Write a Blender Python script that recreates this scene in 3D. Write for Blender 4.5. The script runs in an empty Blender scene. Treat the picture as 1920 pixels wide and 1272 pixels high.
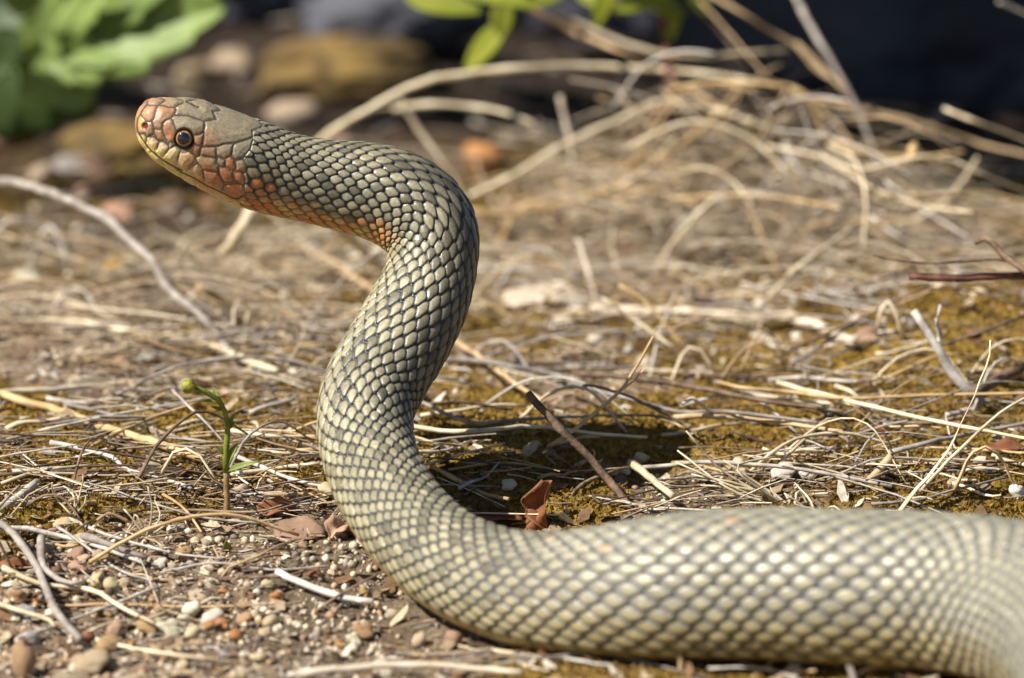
import bpy, bmesh, math, random
import numpy as np
from mathutils import Vector, Matrix

# ---------------------------------------------------------------- camera, sky, sun, exposure
SC = bpy.context.scene
C = SC.collection
PITCH = math.radians(12.0); CAM_H = 0.42; TH = 0.11628          # tan of half the horizontal field
cp, sp = math.cos(PITCH), math.sin(PITCH)
cam = bpy.data.cameras.new('camera'); cam_o = bpy.data.objects.new('camera', cam); C.objects.link(cam_o)
cam_o.location = (0, 0, CAM_H); cam_o.rotation_euler = (math.pi/2 - PITCH, 0, 0)
cam.sensor_width = 36; cam.lens = 18/TH; cam.clip_start = 0.05; cam.clip_end = 400
cam.dof.use_dof = True; cam.dof.focus_distance = 1.648; cam.dof.aperture_fstop = 6.7; cam.dof.aperture_blades = 9
SC.camera = cam_o
SUN_EL, SUN_AZ = math.radians(47), math.atan2(-0.885, -0.465)      # the sun stands to the front left
W = bpy.data.worlds.new('World'); SC.world = W; W.use_nodes = True
nt = W.node_tree; bg = nt.nodes['Background']
sky = nt.nodes.new('ShaderNodeTexSky'); sky.sky_type = 'NISHITA'; sky.sun_disc = False
sky.sun_elevation = SUN_EL; sky.sun_rotation = SUN_AZ % (2*math.pi)
nt.links.new(sky.outputs[0], bg.inputs[0]); bg.inputs[1].default_value = 0.05
sl = bpy.data.lights.new('sun', 'SUN'); sl.energy = 5.0; sl.angle = math.radians(0.5); sl.color = (1, 0.93, 0.82)
so = bpy.data.objects.new('sun', sl); C.objects.link(so)
SUN_DIR = Vector((math.sin(SUN_AZ)*math.cos(SUN_EL), math.cos(SUN_AZ)*math.cos(SUN_EL), math.sin(SUN_EL)))
so.rotation_euler = (-SUN_DIR).to_track_quat('-Z', 'Y').to_euler(); so.location = SUN_DIR*3
SC.view_settings.view_transform = 'Standard'; SC.view_settings.look = 'None'
SC.view_settings.exposure = 0.68; SC.view_settings.gamma = 1; SC.view_settings.use_curve_mapping = False
SC.cycles.use_denoising = True

R = random.Random(7); NR_ = np.random.RandomState(11)

# ---------------------------------------------------------------- helpers
_P = np.random.RandomState(3).permutation(256)
def vnoise(x, y, seed=0):
    x = np.asarray(x, float) + seed*17.31; y = np.asarray(y, float) + seed*9.77
    ix = np.floor(x).astype(int); iy = np.floor(y).astype(int); fx = x-ix; fy = y-iy
    fx = fx*fx*(3-2*fx); fy = fy*fy*(3-2*fy)
    h = lambda a, b: _P[(_P[a & 255] + b) & 255]/255.0
    return (h(ix, iy)*(1-fx)+h(ix+1, iy)*fx)*(1-fy) + (h(ix, iy+1)*(1-fx)+h(ix+1, iy+1)*fx)*fy
def fbm(x, y, seed=0, oct=3):
    s = 0; a = 0.5; t = 0
    for k in range(oct):
        s = s + a*vnoise(x*2**k, y*2**k, seed+k*5); t += a; a *= 0.5
    return s/t
def sstep(a, b, x):
    t = np.clip((x-a)/(b-a), 0, 1); return t*t*(3-2*t)
def ray(px, py):                                   # direction through a place in the photograph, depth 1
    xc = (px-960)/960*TH; yc = (636-py)/960*TH
    return np.array([xc, cp + yc*sp, -sp + yc*cp])
def at_depth(px, py, d): return np.array([0, 0, CAM_H]) + ray(px, py)*d
def flat(px, py, z=0.0):
    r = ray(px, py); return np.array([0, 0, CAM_H]) + r*((z-CAM_H)/r[2])
def rise(y): return 0.026*sstep(1.48, 1.67, y)          # the soil climbs gently behind the hollow the snake lies in
def GX(px, py):
    z = 0.0
    for _ in range(12): p = flat(px, py, z); z = .5*z+.5*float(rise(p[1]))
    return p[:2]
_m1 = GX(1850, 640); _m2 = GX(650, 120); _m3 = GX(1250, 590); _m4 = GX(965, 965); _m5 = GX(250, 250); _m6 = GX(1150, 855); _m7 = GX(300, 1120); _m8 = GX(1450, 770); _m9 = GX(160, 900); _m10 = GX(1050, 770)
def gauss(x, y, m, sx, sy): return np.exp(-((x-m[0])/sx)**2-((y-m[1])/sy)**2)
def moss_mask(x, y):
    m = fbm(x*16, y*9, 21, 3) + 0.06*fbm(x*90, y*70, 4, 2)
    m = m + 0.28*gauss(x, y, _m1, .10, .18) + 0.15*gauss(x, y, _m3, .12, .06) - 0.33*gauss(x, y, _m7, .10, .07) + 0.18*gauss(x, y, _m8, .12, .08) + 0.17*gauss(x, y, _m9, .08, .05) + 0.12*gauss(x, y, _m10, .06, .03)
    return sstep(0.43, 0.53, m)
def hgt(x, y):
    x = np.asarray(x, float); y = np.asarray(y, float)
    h = 0.010*(fbm(x*9, y*9, 1, 2)-.5) + 0.006*(fbm(x*45, y*45, 2, 2)-.5) + 0.0022*(fbm(x*190, y*190, 3, 2)-.5)
    h = h + 0.022*gauss(x, y, _m1, .07, .13) + 0.035*gauss(x, y, _m2, .07, .10) + 0.02*gauss(x, y, _m5, .06, .10)
    h = h - 0.010*gauss(x, y, _m4, .025, .022) - 0.006*gauss(x, y, _m6, .04, .03)
    return h + 0.0022*moss_mask(x, y)*(0.4+1.2*fbm(x*260, y*260, 9, 2)) - 0.003 + rise(y)
def gp(px, py):
    z = 0.0
    for _ in range(14):
        p = flat(px, py, z); z = .45*z+.55*float(hgt(p[0], p[1]))
    return np.array([p[0], p[1], z])
def rp(px, py, gy):                                # a point above the ground row gy
    Y = gp(px, gy)[1]; r = ray(px, py); return np.array([0, 0, CAM_H]) + r*(Y/r[1])
def mpp(p): return (p[1]*cp - (p[2]-CAM_H)*sp)/960*TH       # metres per photograph pixel at p

def tag(o, label=None, cat=None, group=None, kind=None):
    if label: o['label'] = label
    if cat: o['category'] = cat
    if group: o['group'] = group
    if kind: o['kind'] = kind
    return o
def link(name, me, mat=None, parent=None, loc=None, smooth=True):
    o = bpy.data.objects.new(name, me); C.objects.link(o)
    if mat is not None: me.materials.append(mat)
    if smooth: me.polygons.foreach_set('use_smooth', [True]*len(me.polygons))
    if parent is not None: o.parent = parent
    if loc is not None: o.location = loc
    return o
def mesh(name, V, F, col=None):
    """V (n,3); F array (m,k) or list of faces."""
    me = bpy.data.meshes.new(name); V = np.asarray(V, np.float32)
    if isinstance(F, np.ndarray):
        m, k = F.shape
        me.vertices.add(len(V)); me.vertices.foreach_set('co', V.ravel())
        me.loops.add(m*k); me.loops.foreach_set('vertex_index', F.astype(np.int32).ravel())
        me.polygons.add(m); me.polygons.foreach_set('loop_start', np.arange(m, dtype=np.int32)*k)
        me.update(calc_edges=True)
    else:
        me.from_pydata([tuple(map(float, v)) for v in V], [], [tuple(f) for f in F])
    if col is not None:
        a = me.color_attributes.new('col', 'FLOAT_COLOR', 'POINT')
        cc = np.ones((len(V), 4), np.float32); cc[:, :3] = col; a.data.foreach_set('color', cc.ravel())
    me.validate(); return me
def empty(name, loc):
    o = bpy.data.objects.new(name, None); o.empty_display_size = 0.01; o.location = loc; C.objects.link(o); return o
def spline(P, n):
    P = np.asarray(P, float)
    if len(P) == 2: t = np.linspace(0, 1, n)[:, None]; return P[0]*(1-t)+P[1]*t
    Q = np.vstack([2*P[0]-P[1], P, 2*P[-1]-P[-2]]); out = []
    L = np.r_[0, np.cumsum(np.linalg.norm(np.diff(P, axis=0), axis=1)+1e-9)]
    for s in np.linspace(0, L[-1], n):
        i = min(max(np.searchsorted(L, s, 'right')-1, 0), len(P)-2); t = (s-L[i])/(L[i+1]-L[i])
        a, b, c, d = Q[i], Q[i+1], Q[i+2], Q[i+3]
        out.append(0.5*((2*b)+(c-a)*t+(2*a-5*b+4*c-d)*t*t+(3*b-a-3*c+d)*t**3))
    return np.array(out)
def tube(P, rad, n=6, flatten=1.0):
    P = np.asarray(P, float); m = len(P); rad = np.broadcast_to(np.asarray(rad, float), (m,))
    T = np.gradient(P, axis=0); T /= np.linalg.norm(T, axis=1)[:, None]+1e-12
    up = np.array([0, 0, 1.0]); S = np.cross(T, up); ln = np.linalg.norm(S, axis=1)[:, None]
    S = np.where(ln < 0.15, np.cross(T, np.array([0, 1.0, 0])), S); S /= np.linalg.norm(S, axis=1)[:, None]+1e-12
    N = np.cross(S, T)
    a = np.arange(n)/n*2*math.pi
    V = P[:, None]+(np.cos(a)[None, :, None]*S[:, None]+flatten*np.sin(a)[None, :, None]*N[:, None])*rad[:, None, None]
    V = np.vstack([V.reshape(-1, 3), P[0], P[-1]])
    F = []
    for i in range(m-1):
        for k in range(n): F.append((i*n+k, i*n+(k+1) % n, (i+1)*n+(k+1) % n, (i+1)*n+k))
    for k in range(n):
        F.append((m*n, (k+1) % n, k)); F.append((m*n+1, (m-1)*n+k, (m-1)*n+(k+1) % n))
    return V, F
def joinmesh(parts):
    V = []; F = []; o = 0
    for v, f in parts:
        V.append(v); F += [tuple(i+o for i in q) for q in f]; o += len(v)
    return np.vstack(V), F

# ---------------------------------------------------------------- materials
def mat_base(name):
    m = bpy.data.materials.new(name); m.use_nodes = True
    return m, m.node_tree, m.node_tree.nodes['Principled BSDF']
def N(nt, t, **kw):
    n = nt.nodes.new(t)
    for k, v in kw.items(): setattr(n, k, v)
    return n
def mat_noise(name, c1, c2, scale, rough=0.7, bump=0.3, bscale=None, stretch=None, vary=0.35, c3=None, spec=0.3, transl=0, use_objcol=False, detail=5, coat=0):
    m, nt, b = mat_base(name); L = nt.links.new
    tc = N(nt, 'ShaderNodeTexCoord'); mp = N(nt, 'ShaderNodeMapping'); L(tc.outputs['Object'], mp.inputs[0])
    if stretch: mp.inputs['Scale'].default_value = stretch
    oi = N(nt, 'ShaderNodeObjectInfo')
    ad = N(nt, 'ShaderNodeVectorMath', operation='ADD'); L(mp.outputs[0], ad.inputs[0])
    cb = N(nt, 'ShaderNodeCombineXYZ'); L(oi.outputs['Random'], cb.inputs[0]); L(cb.outputs[0], ad.inputs[1])
    no = N(nt, 'ShaderNodeTexNoise'); no.inputs['Scale'].default_value = scale; no.inputs['Detail'].default_value = detail; L(ad.outputs[0], no.inputs[0])
    cr = N(nt, 'ShaderNodeValToRGB'); L(no.outputs[0], cr.inputs[0])
    cr.color_ramp.elements[0].position = 0.33; cr.color_ramp.elements[1].position = 0.66
    cr.color_ramp.elements[0].color = (*c1, 1); cr.color_ramp.elements[1].color = (*c2, 1)
    if c3: e = cr.color_ramp.elements.new(0.5); e.color = (*c3, 1)
    out = cr.outputs[0]
    if use_objcol:
        mx = N(nt, 'ShaderNodeMix', data_type='RGBA', blend_type='MULTIPLY'); mx.inputs[0].default_value = 1
        L(out, mx.inputs[6]); L(oi.outputs['Color'], mx.inputs[7]); out = mx.outputs[2]
    if vary:
        hs = N(nt, 'ShaderNodeHueSaturation'); mr = N(nt, 'ShaderNodeMapRange'); L(oi.outputs['Random'], mr.inputs[0])
        mr.inputs[3].default_value = 1-vary; mr.inputs[4].default_value = 1+vary*0.7
        L(mr.outputs[0], hs.inputs['Value']); L(out, hs.inputs['Color']); out = hs.outputs[0]
    L(out, b.inputs['Base Color']); b.inputs['Roughness'].default_value = rough; b.inputs['Specular IOR Level'].default_value = spec
    if coat: b.inputs['Coat Weight'].default_value = coat
    if bump:
        n2 = N(nt, 'ShaderNodeTexNoise'); n2.inputs['Scale'].default_value = bscale or scale*2; n2.inputs['Detail'].default_value = 4; L(ad.outputs[0], n2.inputs[0])
        bp = N(nt, 'ShaderNodeBump'); bp.inputs['Strength'].default_value = bump; bp.inputs['Distance'].default_value = 0.0006
        L(n2.outputs[0], bp.inputs['Height']); L(bp.outputs[0], b.inputs['Normal'])
    if transl:
        tr = N(nt, 'ShaderNodeBsdfTranslucent'); L(out, tr.inputs[0]); ms = N(nt, 'ShaderNodeMixShader'); ms.inputs[0].default_value = transl
        L(b.outputs[0], ms.inputs[1]); L(tr.outputs[0], ms.inputs[2]); L(ms.outputs[0], nt.nodes['Material Output'].inputs[0])
    return m
def mat_col(name, rough=0.8, spec=0.25, nscale=300, namt=0.5, bump=0.4, bscale=900, bdist=0.0005, transl=0):
    """colour from the mesh's own colour attribute, broken up by noise"""
    m, nt, b = mat_base(name); L = nt.links.new
    at = N(nt, 'ShaderNodeAttribute', attribute_name='col'); tc = N(nt, 'ShaderNodeTexCoord')
    no = N(nt, 'ShaderNodeTexNoise'); no.inputs['Scale'].default_value = nscale; no.inputs['Detail'].default_value = 6; L(tc.outputs['Object'], no.inputs[0])
    mr = N(nt, 'ShaderNodeMapRange'); L(no.outputs[0], mr.inputs[0]); mr.inputs[1].default_value = .3; mr.inputs[2].default_value = .7
    mr.inputs[3].default_value = 1-namt; mr.inputs[4].default_value = 1+namt
    mx = N(nt, 'ShaderNodeVectorMath', operation='SCALE'); L(at.outputs['Color'], mx.inputs[0]); L(mr.outputs[0], mx.inputs['Scale'])
    L(mx.outputs[0], b.inputs['Base Color']); b.inputs['Roughness'].default_value = rough; b.inputs['Specular IOR Level'].default_value = spec
    if bump:
        n2 = N(nt, 'ShaderNodeTexNoise'); n2.inputs['Scale'].default_value = bscale; n2.inputs['Detail'].default_value = 5; L(tc.outputs['Object'], n2.inputs[0])
        bp = N(nt, 'ShaderNodeBump'); bp.inputs['Strength'].default_value = bump; bp.inputs['Distance'].default_value = bdist
        L(n2.outputs[0], bp.inputs['Height']); L(bp.outputs[0], b.inputs['Normal'])
    if transl:
        tr = N(nt, 'ShaderNodeBsdfTranslucent'); L(mx.outputs[0], tr.inputs[0]); ms = N(nt, 'ShaderNodeMixShader'); ms.inputs[0].default_value = transl
        L(b.outputs[0], ms.inputs[1]); L(tr.outputs[0], ms.inputs[2]); L(ms.outputs[0], nt.nodes['Material Output'].inputs[0])
    return m
M = dict(
    straw=mat_noise('pale_straw', (.46, .37, .23), (.74, .65, .48), 120, .55, .4, 500, (1, 1, 1), .3),
    gold=mat_noise('golden_straw', (.44, .28, .12), (.68, .50, .27), 120, .5, .4, 500, None, .25),
    grey=mat_noise('weathered_grey_wood', (.20, .17, .145), (.43, .39, .35), 160, .75, .6, 500, None, .3),
    silver=mat_noise('bleached_wood', (.36, .33, .30), (.68, .64, .58), 160, .7, .6, 500, None, .2),
    brown=mat_noise('brown_twig_bark', (.085, .055, .036), (.24, .165, .11), 200, .75, .8, 700, None, .35),
    red=mat_noise('reddish_bark', (.09, .035, .028), (.20, .085, .06), 200, .65, .6, 700, None, .2),
    tan=mat_noise('tan_stem', (.30, .20, .11), (.50, .37, .22), 140, .65, .5, 500, None, .3),
    leafb=mat_noise('dry_brown_leaf', (.17, .065, .028), (.34, .15, .07), 90, .55, .6, 350, None, .2, transl=.25),
    leafp=mat_noise('dry_pink_leaf', (.30, .18, .12), (.48, .32, .22), 90, .6, .6, 350, None, .25, transl=.15),
    bark=mat_noise('pale_bark_flake', (.45, .36, .26), (.75, .66, .54), 90, .7, .6, 300, None, .15),
    green=mat_noise('leaf_green', (.17, .26, .06), (.28, .38, .11), 25, .45, .4, 120, None, .15, transl=.3),
    green_shaded=mat_noise('shaded_green_leaf', (.028, .055, .014), (.05, .085, .022), 25, .5, .4, 120, None, .1, transl=.08),  # darker leaf green, paints in the shade under the upper leaves
    lime=mat_noise('lime_green_leaf', (.20, .25, .02), (.34, .37, .05), 25, .45, .3, 120, None, .15, transl=.35),
    sprout=mat_noise('sprout_green', (.14, .18, .025), (.26, .29, .06), 200, .5, .4, 800, None, .0, transl=.15),
    bud=mat_noise('yellow_bud', (.17, .18, .02), (.33, .31, .05), 400, .6, .8, 900, None, .0),
    pebble=mat_noise('pebble_stone', (.62, .60, .56), (1.0, 1.0, 1.0), 130, .6, .5, 500, None, .12, use_objcol=True),
    slate=mat_noise('dark_shade_fill', (.018, .020, .032), (.05, .052, .07), 6, .7, .8, 14, None, .1),  # near-black tone standing in for the shade at the back
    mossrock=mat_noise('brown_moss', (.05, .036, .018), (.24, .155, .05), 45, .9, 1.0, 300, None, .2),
)
# ---------------------------------------------------------------- the ground
def axis(segs):
    out = [segs[0][0]]
    for a, b, n in segs: out += list(np.linspace(a, b, n+1)[1:])
    return np.array(out)
gx = axis([(-60, -6, 8), (-6, -1, 10), (-1, -.34, 40), (-.34, .34, 290), (.34, 1, 40), (1, 6, 10), (6, 60, 8)])
gy = axis([(-20, 0, 6), (0, 1.2, 10), (1.2, 1.38, 20), (1.38, 2.0, 300), (2.0, 3.4, 240), (3.4, 5, 20), (5, 20, 10), (20, 200, 10)])
XX, YY = np.meshgrid(gx, gy); near = np.exp(-(np.maximum(np.hypot(XX, YY-2)-3, 0)/2)**2)
ZZ = hgt(XX, YY)*near
mm = moss_mask(XX, YY); f1 = fbm(XX*30, YY*30, 31, 3)[..., None]; f2 = fbm(XX*110, YY*110, 33, 2)[..., None]; f3 = fbm(XX*11, YY*8, 36, 2)[..., None]
soil = np.array([.115, .082, .052])*(1-f2)+np.array([.29, .225, .155])*f2
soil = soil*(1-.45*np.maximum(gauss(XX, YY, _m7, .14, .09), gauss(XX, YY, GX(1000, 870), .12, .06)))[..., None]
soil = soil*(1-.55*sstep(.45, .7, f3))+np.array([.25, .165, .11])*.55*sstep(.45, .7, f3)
moss = np.array([.12, .073, .014])*(1-f1)+np.array([.31, .20, .045])*f1
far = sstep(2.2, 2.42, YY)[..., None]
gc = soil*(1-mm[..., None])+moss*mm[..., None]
shade_mask = (np.maximum(gauss(XX, YY, GX(330, 400), .16, .16), gauss(XX, YY, GX(80, 330), .2, .2)))[..., None]; gc = gc*(1-.8*shade_mask)+np.array([.030, .020, .014])*.8*shade_mask  # soil darkened here to paint in the shade behind the head
gc = gc*(1-far)+np.array([.035, .024, .018])*far*(.6+.8*f1)  # far ground darkened as well, deepening the shade by colour
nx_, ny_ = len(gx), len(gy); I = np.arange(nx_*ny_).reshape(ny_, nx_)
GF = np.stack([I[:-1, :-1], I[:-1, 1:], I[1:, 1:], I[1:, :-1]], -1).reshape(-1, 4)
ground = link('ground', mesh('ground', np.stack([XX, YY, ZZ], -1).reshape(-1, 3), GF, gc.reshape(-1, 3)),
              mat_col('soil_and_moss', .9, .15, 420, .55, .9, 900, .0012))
tag(ground, 'dry mossy soil strewn with litter', None, None, 'structure')

def shade_zone(x, y): return np.maximum(gauss(x, y, GX(310, 415), .15, .19), gauss(x, y, GX(60, 330), .2, .25))  # area painted as shade; moss, litter and crumbs thin out in it
def img_samples(n, y0, y1, x0=-60, x1=1980, bias=1.0):
    px = NR_.uniform(x0, x1, n); py = y0+(y1-y0)*NR_.uniform(0, 1, n)**bias
    r = np.stack([(px-960)/960*TH, cp+(636-py)/960*TH*sp, -sp+(636-py)/960*TH*cp], -1)
    z = np.zeros(n)
    for _ in range(9): P = np.array([0, 0, CAM_H])+r*((z-CAM_H)/r[:, 2])[:, None]; z = .5*z+.5*rise(P[:, 1])
    P[:, 2] = hgt(P[:, 0], P[:, 1]); return P
def rnd_dirs(n, up):
    a = NR_.uniform(0, 2*math.pi, n); return np.stack([np.cos(a), np.sin(a), np.full(n, up)*NR_.uniform(.5, 1.5, n)], -1)

# moss: a low carpet of tiny shoots
P = img_samples(190000, 330, 1300, bias=1.1); k = NR_.uniform(0, 1, len(P)) < (moss_mask(P[:, 0], P[:, 1])*.98+.01)*(1-.8*shade_zone(P[:, 0], P[:, 1])); P = P[k]; n = len(P)
d = rnd_dirs(n, 1.5); d /= np.linalg.norm(d, axis=1)[:, None]; ln = NR_.uniform(.0010, .0027, n)*(1+.6*(P[:, 1] > 2.0)); side = np.cross(d, rnd_dirs(n, 0)); side /= np.linalg.norm(side, axis=1)[:, None]+1e-9
w = (ln*NR_.uniform(.16, .32, n))[:, None]; P = P-np.array([0, 0, .0005])
V = np.stack([P-side*w, P+side*w, P+d*ln[:, None]*.6+side*w*1.15, P+d*ln[:, None], P+d*ln[:, None]*.6-side*w*1.15], 1).reshape(-1, 3)
t = NR_.uniform(0, 1, n)[:, None]; t2 = fbm(P[:, 0]*40, P[:, 1]*40, 41)[:, None]
mc = np.array([.15, .094, .018])*(1-t)+np.array([.35, .235, .05])*t; mc = mc*(1-.7*sstep(.5, .75, t2))+np.array([.24, .155, .075])*.7*sstep(.5, .75, t2)
moss_o = link('moss', mesh('moss', V, np.arange(n*5).reshape(n, 5), np.repeat(mc, 5, 0)), mat_col('moss_shoots', .8, .15, 200, .25, 0, transl=.3), smooth=False)
tag(moss_o, 'golden olive moss carpeting the soil', None, None, 'stuff')

# litter: broken bits of stem and leaf nobody could count
def litter_bits(n, y0, y1, lmin, lmax, rmin, rmax, bias=1.0, lift=.002):
    P = img_samples(n, y0, y1, bias=bias)
    dr = np.clip(.85*shade_zone(P[:, 0], P[:, 1])+.70*moss_mask(P[:, 0], P[:, 1])*(.4+gauss(P[:, 0], P[:, 1], _m1, .12, .2)), 0, .92); dr = 1-(1-dr)*(.05+.95*sstep(.41, .61, fbm(P[:, 0]*17+3, P[:, 1]*11, 121, 3))); P = P[NR_.uniform(0, 1, n) > dr]; n = len(P)
    a = NR_.normal(0, .75, n)+np.where(NR_.uniform(0, 1, n) < .5, 0, math.pi)
    ln = NR_.uniform(lmin, lmax, n)*NR_.uniform(.4, 1, n); r = NR_.uniform(rmin, rmax, n)
    D = np.stack([np.cos(a), np.sin(a), NR_.normal(0, .14, n)], -1); S = np.stack([-np.sin(a), np.cos(a), np.zeros(n)], -1)
    B = S*NR_.normal(0, .13, n)[:, None]+np.array([0, 0, 1])*NR_.normal(.05, .08, n)[:, None]
    P[:, 2] += r+NR_.uniform(0, lift, n)
    rings = []
    for s, w in ((-.5, .8), (0, 1), (.5, .6)):
        c = P+D*(ln*s)[:, None]+B*(ln*(.25-s*s))[:, None]
        for q in (0, 2.09, 4.19): rings.append(c+(S*math.cos(q)+np.array([0, 0, 1])*math.sin(q))*(r*w)[:, None])
    V = np.stack(rings, 1)
    base = np.arange(n)[:, None]*9; q = np.array([[0, 1, 4, 3], [1, 2, 5, 4], [2, 0, 3, 5], [3, 4, 7, 6], [4, 5, 8, 7], [5, 3, 6, 8]])
    F = (base[:, None]+q[None]).reshape(-1, 4)
    pal = np.array([(.52, .42, .28), (.62, .54, .42), (.36, .28, .19), (.30, .27, .24), (.17, .11, .07), (.44, .30, .16), (.10, .065, .045), (.55, .50, .45)])
    cc = pal[NR_.randint(0, len(pal), n)]*NR_.uniform(.7, 1.15, n)[:, None]
    return V.reshape(-1, 3), F, np.repeat(cc, 9, 0)
A = [litter_bits(9000, 640, 1300, .003, .014, .00015, .00045), litter_bits(3400, 330, 760, .006, .030, .0002, .0006, lift=.008), litter_bits(1500, 300, 720, .03, .10, .0003, .0008, lift=.016), litter_bits(1000, 690, 965, .018, .07, .00025, .0006, lift=.007), litter_bits(700, 640, 1300, .015, .04, .0002, .0005, lift=.004), litter_bits(500, 120, 400, .01, .04, .0006, .0014, lift=.01)]
V = []; F = []; K = []; o = 0
for v, f, c in A: V.append(v); F.append(f+o); K.append(c); o += len(v)
lit = link('litter', mesh('litter', np.vstack(V), np.vstack(F), np.vstack(K)), mat_col('dry_litter', .7, .25, 500, .3, .3))
tag(lit, 'crumbled dry stems scattered over the soil', None, None, 'stuff')
def wisps(n, x0, x1, y0, y1, hmax, lmin, lmax, rmin, rmax):
    P = img_samples(n, y0, y1, x0, x1); a = NR_.normal(0, .8, n); ln = NR_.uniform(lmin, lmax, n); r = NR_.uniform(rmin, rmax, n); h0 = hmax*NR_.uniform(0, 1, n)**1.6
    D = np.stack([np.cos(a), np.sin(a), NR_.normal(0, .22, n)], -1); S = np.stack([-np.sin(a), np.cos(a), np.zeros(n)], -1); bend = NR_.normal(0, .16, n); arch = NR_.uniform(-.1, .45, n); rings = []
    for t in np.linspace(0, 1, 8):
        s = t-.5; c = P+D*(ln*s)[:, None]+S*(ln*bend*(.25-s*s)*2)[:, None]; c[:, 2] += h0+ln*arch*(.25-s*s)*1.5; c[:, 2] = np.maximum(c[:, 2], P[:, 2]+r)
        for q in (0, 2.09, 4.19): rings.append(c+(S*math.cos(q)+np.array([0, 0, 1])*math.sin(q))*(r*(1-.6*t))[:, None])
    V = np.stack(rings, 1); F = [[k*3+i, k*3+(i+1) % 3, k*3+3+(i+1) % 3, k*3+3+i] for k in range(7) for i in range(3)]
    pal = np.array([(.60, .50, .36), (.52, .40, .25), (.66, .57, .44), (.40, .30, .20), (.50, .42, .34), (.56, .42, .26)])
    return V.reshape(-1, 3), (np.arange(n)[:, None, None]*24+np.array(F)[None]).reshape(-1, 4), np.repeat(pal[NR_.randint(0, 6, n)]*NR_.uniform(.7, 1.1, n)[:, None], 24, 0)
A = [wisps(230, 1080, 1700, 400, 520, .032, .04, .16, .0003, .0009), wisps(170, 1200, 1560, 390, 480, .06, .05, .15, .0003, .0008), wisps(260, 520, 1960, 400, 640, .012, .03, .12, .0003, .0008), wisps(160, -40, 620, 480, 680, .012, .03, .12, .0003, .0008)]
V = []; F = []; K = []; o = 0
for v, f, c in A: V.append(v); F.append(f+o); K.append(c); o += len(v)
ws = link('dry_grass', mesh('dry_grass', np.vstack(V), np.vstack(F), np.vstack(K)), mat_col('dry_grass', .6, .3, 300, .25, 0))
tag(ws, 'fine wispy dry grass matted in the far tangle', None, None, 'stuff')
# thin flakes of dead leaf
P = img_samples(2200, 330, 1300); P = P[NR_.uniform(0, 1, len(P)) > .85*shade_zone(P[:, 0], P[:, 1])]; n = len(P); a = NR_.uniform(0, 6.28, n); s = NR_.uniform(.0015, .0048, n)*(1+.5*(P[:, 1] > 2)); til = NR_.normal(0, .35, (n, 2))
U = np.stack([np.cos(a), np.sin(a), til[:, 0]], -1)*s[:, None]; Wv = np.stack([-np.sin(a), np.cos(a), til[:, 1]], -1)*(s*NR_.uniform(.35, .8, n))[:, None]
P[:, 2] += .0008+np.abs(til).sum(1)*s*.5; up = np.array([0, 0, 1])*(s*.25)[:, None]
V = np.stack([P-U, P-U*.2-Wv-up, P+U*.7-Wv*.6, P+U, P+U*.3+Wv, P-U*.5+Wv*.7-up*.5], 1).reshape(-1, 3)
pal = np.array([(.34, .25, .16), (.50, .41, .28), (.22, .13, .07), (.62, .55, .45), (.36, .27, .18), (.16, .11, .08)])
fl = link('leaf_crumbs', mesh('leaf_crumbs', V, np.arange(n*6).reshape(n, 6), np.repeat(pal[NR_.randint(0, 6, n)]*NR_.uniform(.7, 1.1, n)[:, None], 6, 0)), mat_col('leaf_crumb', .7, .2, 500, .3, .3, transl=.15), smooth=False)
tag(fl, 'small crumbs of dead leaf on the soil', None, None, 'stuff')
# grit
ico = bmesh.new(); bmesh.ops.create_icosphere(ico, subdivisions=1, radius=1); iv = np.array([v.co for v in ico.verts]); fi = np.array([[v.index for v in f.verts] for f in ico.faces]); ico.free()
def grit(n, y0, y1, x0, x1, smin, smax, keep):
    P = img_samples(n, y0, y1, x0, x1); P = P[NR_.uniform(0, 1, len(P)) < keep(P)]; n = len(P); s = smin+(smax-smin)*NR_.uniform(0, 1, n)**2.2
    V = P[:, None]+iv[None]*(s[:, None, None]*NR_.uniform(.6, 1.15, (n, 1, 3)))*NR_.uniform(.8, 1.1, (n, 12, 1)); V[..., 2] += (s*.25)[:, None]
    pal = np.array([(.62, .52, .36), (.52, .40, .27), (.38, .25, .16), (.66, .6, .5), (.32, .27, .23), (.22, .17, .14), (.5, .42, .32)])
    return V.reshape(-1, 3), (np.arange(n)[:, None, None]*12+fi[None]).reshape(-1, 3), np.repeat(pal[NR_.randint(0, 7, n)]*NR_.uniform(.75, 1.1, n)[:, None], 12, 0)
A = [grit(4500, 640, 1320, -60, 1980, .0004, .0016, lambda P: .75-.6*moss_mask(P[:, 0], P[:, 1])), grit(2400, 990, 1320, -60, 720, .0006, .0022, lambda P: .9-.5*moss_mask(P[:, 0], P[:, 1])), grit(700, 330, 700, -60, 1980, .002, .005, lambda P: .5*(1-.75*shade_zone(P[:, 0], P[:, 1])))]
V = []; F = []; K = []; o = 0
for v, f, c in A: V.append(v); F.append(f+o); K.append(c); o += len(v)
gr = link('grit', mesh('grit', np.vstack(V), np.vstack(F), np.vstack(K)), mat_col('grit_stone', .6, .3, 600, .25, .3))
tag(gr, 'fine grit between the larger pebbles', None, None, 'stuff')

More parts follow.
